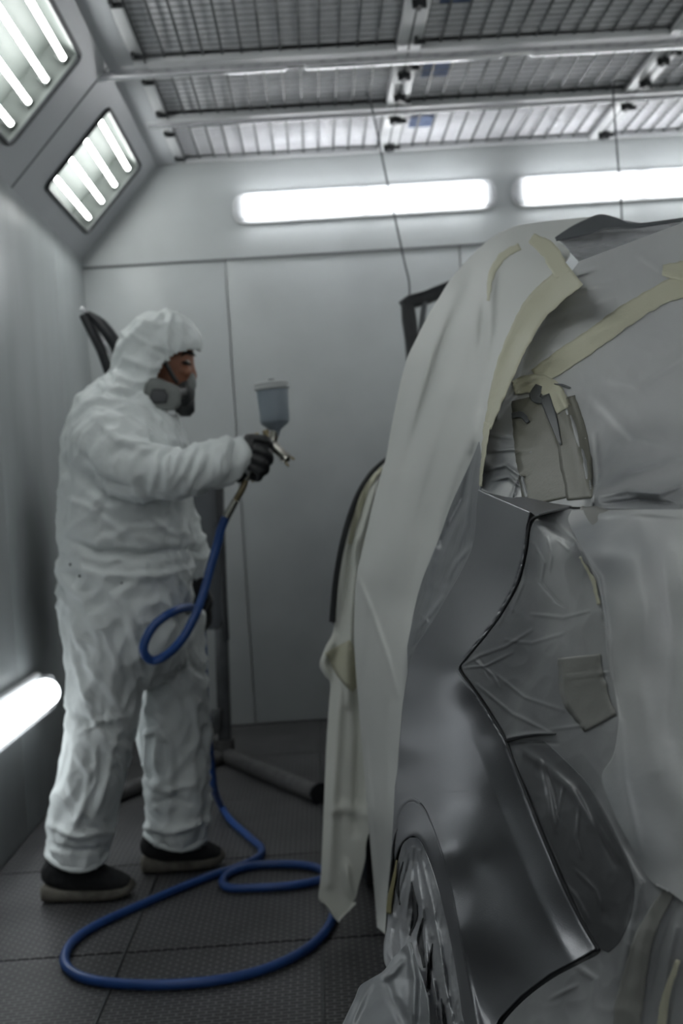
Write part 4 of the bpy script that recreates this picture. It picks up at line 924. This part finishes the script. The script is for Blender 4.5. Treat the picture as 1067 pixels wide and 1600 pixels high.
# big paper sheet over the flank, nearest
side_folds = [([(785, 380), (748, 480), (700, 620), (650, 760), (612, 900)], 15, .035), ([(742, 425), (700, 520), (668, 620), (640, 730)], 11, -.03), ([(715, 450), (675, 545), (640, 660), (612, 760)], 10, .025), ([(770, 430), (764, 520), (748, 600), (735, 700)], 8, .030), ([(756, 470), (752, 560), (740, 640)], 7, -.022),
              ([(750, 650), (712, 730), (680, 830), (668, 910)], 9, .026), ([(742, 700), (725, 780), (690, 850)], 6, -.02), ([(735, 760), (728, 820), (705, 880)], 5, .012), ([(668, 800), (650, 900), (638, 1000)], 8, -.022), ([(560, 905), (582, 960), (606, 1030), (622, 1090)], 4.5, .020), ([(700, 600), (672, 700), (640, 820), (628, 920)], 9, .016),
              ([(578, 960), (570, 1060), (580, 1180), (592, 1300)], 7, -.02), ([(566, 1120), (578, 1250), (596, 1400)], 4, .020), ([(605, 1100), (600, 1220), (603, 1350)], 5, -.018), ([(650, 985), (672, 960), (690, 935)], 4, .016), ([(645, 1010), (664, 990)], 3, -.012), ([(655, 960), (668, 972), (660, 992)], 2.5, .010), ([(640, 1025), (655, 1010), (668, 985)], 3, .010), ([(700, 905), (712, 880), (735, 855)], 4, .012)]
rowsS = [(900, 341, 934, 338), (858, 345, 905, 350), (815, 351, 888, 362), (786, 361, 874, 377), (762, 376, 890, 396), (740, 396, 868, 430), (718, 420, 850, 470), (700, 442, 828, 500), (684, 468, 808, 525), (668, 494, 794, 560), (650, 530, 782, 600), (636, 560, 768, 640), (625, 600, 758, 680), (617, 640, 752, 715), (609, 680, 750, 745), (603, 715, 749, 770), (594, 745, 746, 800), (582, 790, 743, 840), (568, 850, 726, 885),
         (558, 895, 702, 930), (554, 950, 676, 970), (553, 1000, 654, 1010), (556, 1050, 640, 1045), (560, 1100, 633, 1085), (565, 1160, 628, 1150), (571, 1230, 621, 1215), (576, 1290, 615, 1280), (582, 1360, 610, 1350), (587, 1420, 604, 1410), (589, 1449, 601, 1460)]
SD = lambda q: SIDE(q)
CS = [(.010, 60, 140, 2., False)]
side = tag(patch('masking_paper', PAPER, rowsS, SD, 150, 330, side_folds, 1.4, crinkle=CS), 'large white masking paper falling from the roof over the car side beside the bare panel', 'masking paper')
CE = [(.010, 60, 140, 2., False), (.006, 20, 34, 21., True)]
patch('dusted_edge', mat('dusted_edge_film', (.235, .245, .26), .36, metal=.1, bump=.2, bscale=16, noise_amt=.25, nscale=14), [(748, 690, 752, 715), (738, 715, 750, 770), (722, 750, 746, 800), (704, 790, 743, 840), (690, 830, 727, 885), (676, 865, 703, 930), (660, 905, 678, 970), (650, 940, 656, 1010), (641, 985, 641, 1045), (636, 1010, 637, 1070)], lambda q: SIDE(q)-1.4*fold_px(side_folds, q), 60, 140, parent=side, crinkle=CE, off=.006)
sdep = lambda q: SIDE(q)-1.4*fold_px(side_folds, q)-crk(q, CS)
# its upper edge over the roof, going on behind
# silver film in the opening at the roof and the raised flap above it
bump_f = [([(880, 380), (900, 390), (930, 392)], 6, .012), ([(905, 372), (940, 380), (980, 376)], 6, -.012), ([(890, 395), (910, 400), (935, 404)], 3, .010), ([(930, 365), (960, 372), (1000, 362)], 5, .01)]
RI = TPS([(868, 372, 1.95), (940, 340, 2.15), (1000, 352, 2.1), (1067, 350, 2.1), (900, 402, 1.80), (1000, 380, 1.86), (1067, 380, 1.85), (1120, 350, 2.1), (1120, 400, 1.8)], 1e-3)
tag(patch('silver_film', SILF, [(872, 374, 905, 410), (900, 356, 935, 408), (935, 342, 965, 402), (970, 345, 1000, 398), (1010, 350, 1040, 392), (1060, 348, 1075, 385), (1110, 345, 1115, 370)], RI, 60, 90, bump_f, 1., crinkle=[(.010, 22, 18, 4., True)]), 'crinkled silver film showing in the gap at the car roof', 'film')
tag(patch('roof_flap', PARTG, [(867, 372, 869, 377), (893, 355, 902, 371), (915, 344, 925, 365), (938, 336, 945, 359), (965, 342, 972, 357), (990, 350, 992, 357), (1067, 341, 1067, 346), (1120, 330, 1120, 338)], TPS([(867, 372, 1.93), (938, 336, 2.02), (992, 352, 2.0), (1067, 343, 1.95), (938, 350, 1.96), (1120, 335, 1.9)], 1e-3), 12, 80), 'dark raised edge of the roof spoiler under the masking', 'car part')

# film over the rear window and pillar
rear_folds = [([(850, 475), (820, 530), (800, 590), (775, 650)], 6, .02), ([(845, 585), (810, 600), (790, 630)], 5, .012), ([(790, 560), (830, 520), (880, 500), (960, 470)], 10, -.014), ([(800, 590), (860, 545), (930, 520), (1010, 480)], 12, .012), ([(872, 610), (895, 660), (915, 720), (925, 790)], 6, .016), ([(885, 620), (910, 690), (928, 760)], 4, -.012), ([(925, 790), (935, 740), (930, 680)], 4, .008),
              ([(930, 775), (980, 765), (1030, 770), (1067, 756)], 7, .012), ([(940, 790), (1000, 782), (1060, 790)], 5, -.009), ([(945, 765), (980, 745), (1067, 720)], 8, -.010), ([(860, 460), (900, 430), (930, 420)], 4, .010), ([(870, 440), (900, 450), (960, 440)], 6, .006), ([(950, 590), (1000, 600), (1067, 560)], 10, .008), ([(930, 620), (990, 680), (1067, 700)], 10, .007),
              ([(760, 705), (800, 702), (830, 706)], 2.5, .006), ([(758, 735), (790, 727), (815, 745), (822, 775)], 2.5, .008), ([(770, 750), (795, 745), (812, 760)], 2.5, .007), ([(765, 680), (800, 684)], 2.5, .005), ([(800, 780), (806, 755), (815, 735)], 2, .006), ([(1000, 400), (1030, 420), (1067, 430)], 6, .006)]
rowsR = [(868, 378, 1120, 320), (893, 398, 1120, 355), (880, 425, 1120, 380), (852, 468, 1120, 410), (830, 498, 1120, 440), (808, 525, 1120, 480), (794, 560, 1120, 520), (782, 600, 1120, 560), (768, 640, 1120, 600), (758, 680, 1120, 640), (753, 715, 1120, 680), (751, 745, 1120, 720), (749, 764, 1120, 750), (775, 773, 1120, 770), (820, 782, 1120, 790), (888, 792, 1120, 800)]
# the top edge dips so that the silver film shows above it
rowsR[0] = (905, 408, 1120, 328); rowsR[1] = (898, 418, 1120, 350); rowsR[2] = (880, 438, 1120, 375)
def rowsR_top(): pass
CR = [(.007, 70, 55, 5., False), (.0014, 26, 30, 11., True)]
window = tag(patch('masking_film', FILM, rowsR, lambda q: REAR(q), 190, 230, rear_folds, 1.5, crinkle=CR, off=.001), 'grey white masking film taped over the rear window and roof pillar', 'masking film')
rdep = lambda q: REAR(q)-1.5*fold_px(rear_folds, q)-crk(q, CR)
tp = lambda line, wd, dep, par, m=TAPE, off=.003, n=60, **k: ribbon('tape_strip', m, line, wd, dep, off, par, n, **k)
tp([(898, 428), (868, 452), (838, 482), (815, 520), (795, 565), (776, 620), (762, 670)], [42, 44, 40, 36, 32, 22, 12], lambda q: np.minimum(rdep(q), sdep(q)), window, crinkle=[(.003, 20, 40, 3., True)])
tp([(830, 372), (856, 390), (870, 412), (880, 430)], [16, 26, 28, 24], lambda q: np.minimum(rdep(q), sdep(q)), side, n=30, off=.0045)
tp([(812, 385), (786, 400), (768, 430), (762, 470)], [10, 12, 9, 4], sdep, side, n=30, off=.003)
tp([(838, 590), (880, 562), (930, 528), (980, 492), (1030, 462), (1080, 440)], [30, 34, 33, 33, 30, 40], rdep, window)
tp([(1035, 422), (1060, 424), (1090, 420)], [16, 30, 30], rdep, window, n=20, off=.0045)
tp([(762, 660), (757, 700), (753, 735), (751, 760)], [12, 8, 5, 4], lambda q: np.minimum(rdep(q), sdep(q)), window, n=30, off=.0045)
tp([(802, 606), (830, 600), (858, 606), (882, 640)], [22, 30, 30, 24], rdep, window, n=30, off=.0045)
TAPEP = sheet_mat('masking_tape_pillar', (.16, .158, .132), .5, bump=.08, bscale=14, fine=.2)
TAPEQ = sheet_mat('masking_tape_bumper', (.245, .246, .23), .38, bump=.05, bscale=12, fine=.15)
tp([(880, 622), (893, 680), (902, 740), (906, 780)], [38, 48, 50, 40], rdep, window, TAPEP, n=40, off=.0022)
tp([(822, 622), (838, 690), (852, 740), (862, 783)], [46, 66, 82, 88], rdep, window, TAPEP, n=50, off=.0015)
# small dark slits between the overlapping tapes
for ln, wd in (([(842, 602), (836, 620), (848, 628)], [10, 18, 8]), ([(850, 618), (862, 650), (876, 695)], [18, 14, 3]), ([(800, 650), (815, 648), (825, 660)], [8, 10, 6])):
    ribbon('bare_gap', PARTG, ln, wd, rdep, .0065, window, 20, jag=.5)
for ln in ([(866, 600), (880, 602), (892, 606)],):
    ribbon('torn_edge', PARTG, ln, [1, 3, 1], rdep, .008, window, 12, jag=.2)

# film over the tail lamp and bumper corner
tail_folds = [([(828, 812), (870, 815), (900, 842), (930, 890), (940, 940), (942, 960)], 6, .012), ([(905, 850), (936, 905), (946, 970)], 4, -.014), ([(946, 900), (955, 980), (962, 1060)], 5, .008), ([(835, 850), (850, 880), (845, 910)], 2.2, .006), ([(855, 840), (862, 870), (858, 895)], 2, .005), ([(870, 842), (888, 860)], 2, .006), ([(838, 905), (870, 940), (885, 948)], 1.8, .005),
              ([(722, 1040), (750, 1024), (790, 1010), (830, 985)], 2.4, .006), ([(724, 1044), (760, 1040), (800, 1020)], 2, .005), ([(740, 1030), (770, 1055), (780, 1075)], 2, .005), ([(745, 1020), (765, 1060)], 1.6, -.004), ([(810, 880), (800, 930), (780, 975)], 2.5, .005), ([(822, 860), (818, 910), (800, 955)], 2, .005), ([(830, 960), (880, 965), (920, 955)], 2, .005), ([(790, 1000), (830, 1005), (880, 990)], 2, .004),
              ([(745, 1070), (800, 1115), (860, 1145)], 2.5, .005), ([(770, 1050), (820, 1090), (880, 1110)], 2.5, .004), ([(790, 1155), (820, 1148), (860, 1146)], 3, .009), ([(800, 1165), (830, 1160), (870, 1162)], 2.5, -.008), ([(880, 1060), (950, 1050)], 2, .004), ([(860, 1140), (940, 1130), (955, 1100)], 2, .004),
              ([(810, 1170), (850, 1195), (890, 1230), (930, 1290), (965, 1340)], 7, .012), ([(905, 1235), (935, 1300), (960, 1350)], 5, -.010), ([(845, 1190), (855, 1230), (862, 1270), (868, 1300)], 3, .010), ([(855, 1200), (866, 1240), (874, 1280)], 2, -.008), ([(880, 1230), (874, 1260), (868, 1290)], 2, .007), ([(905, 1260), (900, 1310), (908, 1340)], 2.5, .007), ([(930, 1250), (960, 1310), (1000, 1380), (1010, 1420)], 7, .012),
              ([(1067, 1330), (1030, 1400), (1005, 1470), (990, 1560), (985, 1600)], 9, .010), ([(1067, 1390), (1040, 1450), (1020, 1530), (1010, 1600)], 7, -.010), ([(1000, 1380), (985, 1450), (970, 1530)], 6, .012), ([(1055, 1450), (1040, 1520), (1035, 1600)], 6, .014), ([(870, 1370), (900, 1400), (920, 1440)], 3, .006), ([(900, 1360), (930, 1390), (940, 1420)], 3, .006),
              ([(1000, 900), (1020, 1000), (1010, 1100), (1020, 1250)], 14, .007), ([(970, 1000), (980, 1100), (985, 1250)], 9, .006), ([(940, 800), (1000, 802), (1067, 798)], 5, .008), ([(950, 830), (960, 870), (945, 880)], 5, .006), ([(900, 1510), (930, 1530), (925, 1570)], 5, .009), ([(860, 1560), (900, 1540)], 4, .007)]
rowsT = [(889, 795, 1120, 800), (860, 803, 1120, 815), (838, 811, 1120, 830), (829, 826, 1120, 850), (826, 850, 1120, 875), (821, 878, 1120, 900), (812, 910, 1120, 930), (796, 942, 1120, 960), (778, 970, 1120, 990), (755, 1000, 1120, 1020), (730, 1030, 1120, 1040), (721, 1044, 1120, 1055), (738, 1070, 1120, 1080), (758, 1098, 1120, 1105), (778, 1130, 1120, 1135), (793, 1158, 1120, 1165),
         (803, 1185, 1120, 1195), (815, 1215, 1120, 1225), (830, 1250, 1120, 1260), (845, 1288, 1120, 1295), (862, 1328, 1120, 1335), (882, 1374, 1120, 1380), (905, 1425, 1120, 1430), (925, 1465, 1120, 1465), (938, 1487, 1120, 1490), (908, 1505, 1120, 1510), (865, 1528, 1120, 1540), (822, 1560, 1120, 1575), (788, 1596, 1120, 1610), (770, 1630, 1120, 1640)]
CT = [(.004, 60, 80, 6., False), (.0016, 34, 44, 12., True)]
tail = tag(patch('masking_film', FILMD, rowsT, TAIL, 210, 400, tail_folds, .38, crinkle=CT, off=.004), 'overspray-dusted film over the tail lamp and rear bumper corner', 'masking film')
tdep = lambda q: TAIL(q)-.38*fold_px(tail_folds, q)-crk(q, CT)-.004
tp([(906, 870), (926, 905), (936, 945)], [3, 6, 5], tdep, tail, n=30, off=.0045)
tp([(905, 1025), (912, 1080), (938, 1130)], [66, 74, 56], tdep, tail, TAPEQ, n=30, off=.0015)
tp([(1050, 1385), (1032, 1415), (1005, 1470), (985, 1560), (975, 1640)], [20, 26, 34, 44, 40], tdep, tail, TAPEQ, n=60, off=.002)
tp([(1060, 1500), (1040, 1560), (1030, 1640)], [8, 12, 16], tdep, tail, TAPE, n=30, off=.0045)
tp([(905, 800), (935, 812), (955, 832)], [18, 40, 30], lambda q: tdep(q), tail, TAPEQ, n=24, off=.0045)
# dark edge of the tail lamp showing through
MB().tube([U(x, y, float(tdep(np.array([[x, y]]))[0])-.004) for x, y in [(792, 1157), (812, 1152), (840, 1148), (868, 1147)]], [.0022, .0016, .0014, .0008], 6, sub=4).build('lamp_edge', RUBBER, tail)

DKF = mat('dark_bumper_film', (.15, .154, .162), .30, metal=.15, bump=.12, bscale=14, noise_amt=.3, nscale=9); crumple(DKF, 8, .006, .6, (1, 1, 1))
df = patch('bumper_film', DKF, [(795, 1160, 850, 1158), (805, 1188, 885, 1190), (818, 1220, 918, 1225), (833, 1255, 940, 1262), (848, 1292, 960, 1300), (866, 1332, 978, 1340), (885, 1378, 990, 1382), (908, 1428, 985, 1430), (926, 1464, 968, 1470), (937, 1482, 950, 1488)], tdep, 90, 150, parent=tail, off=.0012)
# whitish sheet hanging over the tailgate
gate_folds = [([(905, 860), (935, 905), (945, 970), (955, 1060)], 5, .012), ([(990, 830), (1010, 950), (1000, 1080), (1020, 1200)], 16, .012), ([(1040, 850), (1050, 1000), (1045, 1150)], 12, -.008), ([(965, 1100), (975, 1220), (1000, 1330)], 8, .008), ([(940, 805), (1000, 800), (1067, 806)], 6, .010), ([(950, 1010), (970, 1120)], 5, -.008)]
GATE = lambda q: TAIL(q)-.012
SHEETG = sheet_mat('tailgate_sheet', (.50, .51, .505), .42, bump=.12, bscale=7, fine=.12, stain_col=(.23, .245, .26), spots=[(U(910, 850, 1.04), .07, 1.), (U(960, 860, 1.0), .06, .7), (U(960, 1290, .95), .10, .8), (U(950, 960, 1.0), .035, .6)])
gate = tag(patch('masking_sheet', SHEETG, [(893, 797, 1120, 795), (888, 815, 1120, 820), (905, 850, 1120, 860), (926, 890, 1120, 900), (938, 930, 1120, 940), (944, 980, 1120, 990), (950, 1030, 1120, 1040), (962, 1090, 1120, 1100), (966, 1130, 1120, 1160), (958, 1180, 1120, 1210), (940, 1215, 1120, 1250), (958, 1270, 1120, 1300), (985, 1320, 1120, 1350), (1015, 1375, 1120, 1400), (1035, 1385, 1120, 1450)], GATE, 110, 200, gate_folds, .5, crinkle=[(.006, 50, 90, 16., False)]), 'pale masking sheet hanging over the tailgate at the picture edge', 'masking sheet')

# cover over the rest of the car: far half of the tailgate and roof, bonnet and far flank
Yc_ = [1.03, 1.15, 1.3, 1.5, 1.73, 2.0, 2.3, 2.6, 3.1, 3.5, 3.8, 4.4, 5.0, 5.3, 5.42]
zt_ = np.interp(Yc_, [1.03, 1.3, 1.73, 2.0, 2.6, 3.1, 3.8, 5.0, 5.3, 5.42], [1.11, 1.235, 1.505, 1.545, 1.57, 1.47, 1.08, .97, .86, .45])
NV = 60; V = []
def cover_row(x0, Yr, z, tail_y=None):
    out = []; inn = .24 if z > 1.3 else .10
    path = [(x0, z-.0), (x0+(1.9-inn-x0)*.5, z+.02), (1.93-inn, z-.01), (2.02-inn*.5, z-.10-(z-1.0)*.3 if z > 1.1 else z-.08), (2.06, .80 if z > .9 else z*.8), (2.07, .5 if z > .6 else z*.6), (2.05, .18)]
    P = lin(path, NV)
    return [(p[0], Yr+.012*noise.noise((p[0]*4, p[1]*4, Yr*2)), p[1]+.012*noise.noise((p[0]*5, Yr*4, 1.))) for p in P]
rowsC = []
for zz in (.32, .6, .9):
    rowsC.append([(x, .955+.01*noise.noise((x*5, zz*5, 0.)), zz) for x in np.linspace(.345, 2.0, NV)])
for Yr, z in zip(Yc_, zt_):
    rowsC.append(cover_row(.36*Yr if Yr < 2.0 else max(.50, .72-(Yr-2.0)*.5), Yr, z))
V = [p for row in rowsC for p in row]; Fs = [(j*NV+i, j*NV+i+1, (j+1)*NV+i+1, (j+1)*NV+i) for j in range(len(rowsC)-1) for i in range(NV-1)]
cov = tag(link('car_cover', V, Fs, PAPER2, None), 'pale paper cover over the far side, roof and bonnet of the wrapped car', 'cover'); md = cov.modifiers.new('sub', 'SUBSURF'); md.levels = 1; md.render_levels = 1

# crinkled foil over the rear wheel
WH = TPS([(645, 1312, 1.545), (620, 1345, 1.77), (606, 1420, 1.90), (600, 1480, 1.80), (604, 1520, 1.70), (670, 1350, 1.44), (695, 1430, 1.31), (712, 1520, 1.25), (725, 1630, 1.21), (650, 1400, 1.52), (660, 1500, 1.42), (680, 1600, 1.33), (640, 1600, 1.5), (625, 1450, 1.72)], 1e-3)
wf = [([(645, 1325), (640, 1390), (632, 1450)], 3, .03), ([(655, 1330), (672, 1400), (688, 1480), (700, 1560)], 3, .025), ([(640, 1345), (626, 1395), (618, 1430)], 2.5, -.03), ([(645, 1400), (648, 1440), (640, 1470)], 5, -.05), ([(662, 1440), (655, 1480), (662, 1510)], 5, -.045), ([(675, 1470), (672, 1520), (670, 1550)], 4, -.04), ([(620, 1440), (612, 1470), (615, 1500)], 4, -.03), ([(650, 1350), (660, 1420), (668, 1500), (690, 1590)], 2.5, .02), ([(690, 1480), (700, 1540), (712, 1600)], 2.5, -.02), ([(682, 1530), (688, 1600)], 3, -.03)]
rowsW = [(640, 1309, 651, 1309), (630, 1318, 660, 1320), (625, 1332, 668, 1340), (621, 1350, 676, 1362), (615, 1380, 685, 1390), (607, 1420, 697, 1430), (604, 1450, 703, 1460), (599, 1478, 709, 1490), (602, 1508, 715, 1525), (625, 1530, 721, 1560), (660, 1560, 726, 1595), (665, 1620, 730, 1640)]
FOIL = mat('wheel_foil', (.46, .47, .49), .34, metal=.25, bump=.12, bscale=22)
wheelcov = tag(patch('wheel_cover', FOIL, rowsW, WH, 90, 240, wf, .8, crinkle=[(.014, 15, 55, 3., True), (.003, 8, 18, 8., True)], off=-.002), 'crinkled silver foil wrapped over the rear wheel inside the arch', 'foil')
ribbon('tape_strip', mat('olive_tape', (.30, .27, .12), .5), [(620, 1344), (616, 1372), (610, 1400), (607, 1428)], [2, 5, 7, 7], WH, .02, wheelcov, 20, jag=.5)
for ln, wd in (([(630, 1346), (621, 1380), (625, 1414)], [1, 5, 1]), ([(643, 1378), (649, 1420), (645, 1445), (640, 1462)], [1, 6, 10, 2]), ([(661, 1434), (656, 1465), (663, 1512)], [1, 10, 3]), ([(676, 1474), (671, 1510), (670, 1545)], [1, 7, 5]), ([(690, 1560), (694, 1590), (698, 1620)], [1, 5, 5]), ([(640, 1512), (636, 1530)], [1, 3])):
    ribbon('fold_shade', RUBBER, ln, wd, lambda q: WH(q)-.8*fold_px(wf, q)-crk(q, [(.014, 15, 55, 3., True), (.003, 8, 18, 8., True)])+.002, .004, wheelcov, 24, jag=.8)  # dark ribbons painting the shade inside the foil folds
# grey cloth at the foot of the wheel
CL = TPS([(640, 1472, 1.42), (665, 1530, 1.33), (672, 1640, 1.26), (575, 1531, 1.50), (560, 1542, 1.48), (530, 1610, 1.40), (620, 1560, 1.36), (600, 1640, 1.31)], 1e-3)
clf = [([(640, 1480), (648, 1530), (645, 1600)], 6, .02), ([(600, 1525), (612, 1560), (635, 1600)], 8, -.015), ([(580, 1535), (566, 1560), (548, 1600)], 6, .012), ([(630, 1500), (615, 1520), (600, 1530)], 5, .012)]
tag(patch('cover_cloth', CLOTH, [(639, 1471, 642, 1472), (622, 1488, 648, 1492), (608, 1505, 655, 1515), (598, 1518, 660, 1530), (578, 1530, 664, 1545), (562, 1541, 668, 1560), (554, 1560, 670, 1580), (542, 1585, 671, 1605), (530, 1612, 672, 1640), (520, 1640, 674, 1670)], CL, 60, 90, clf, 1., crinkle=[(.006, 30, 30, 3., False)]), 'smooth grey cover cloth peaking in front of the foil-wrapped wheel', 'cloth')
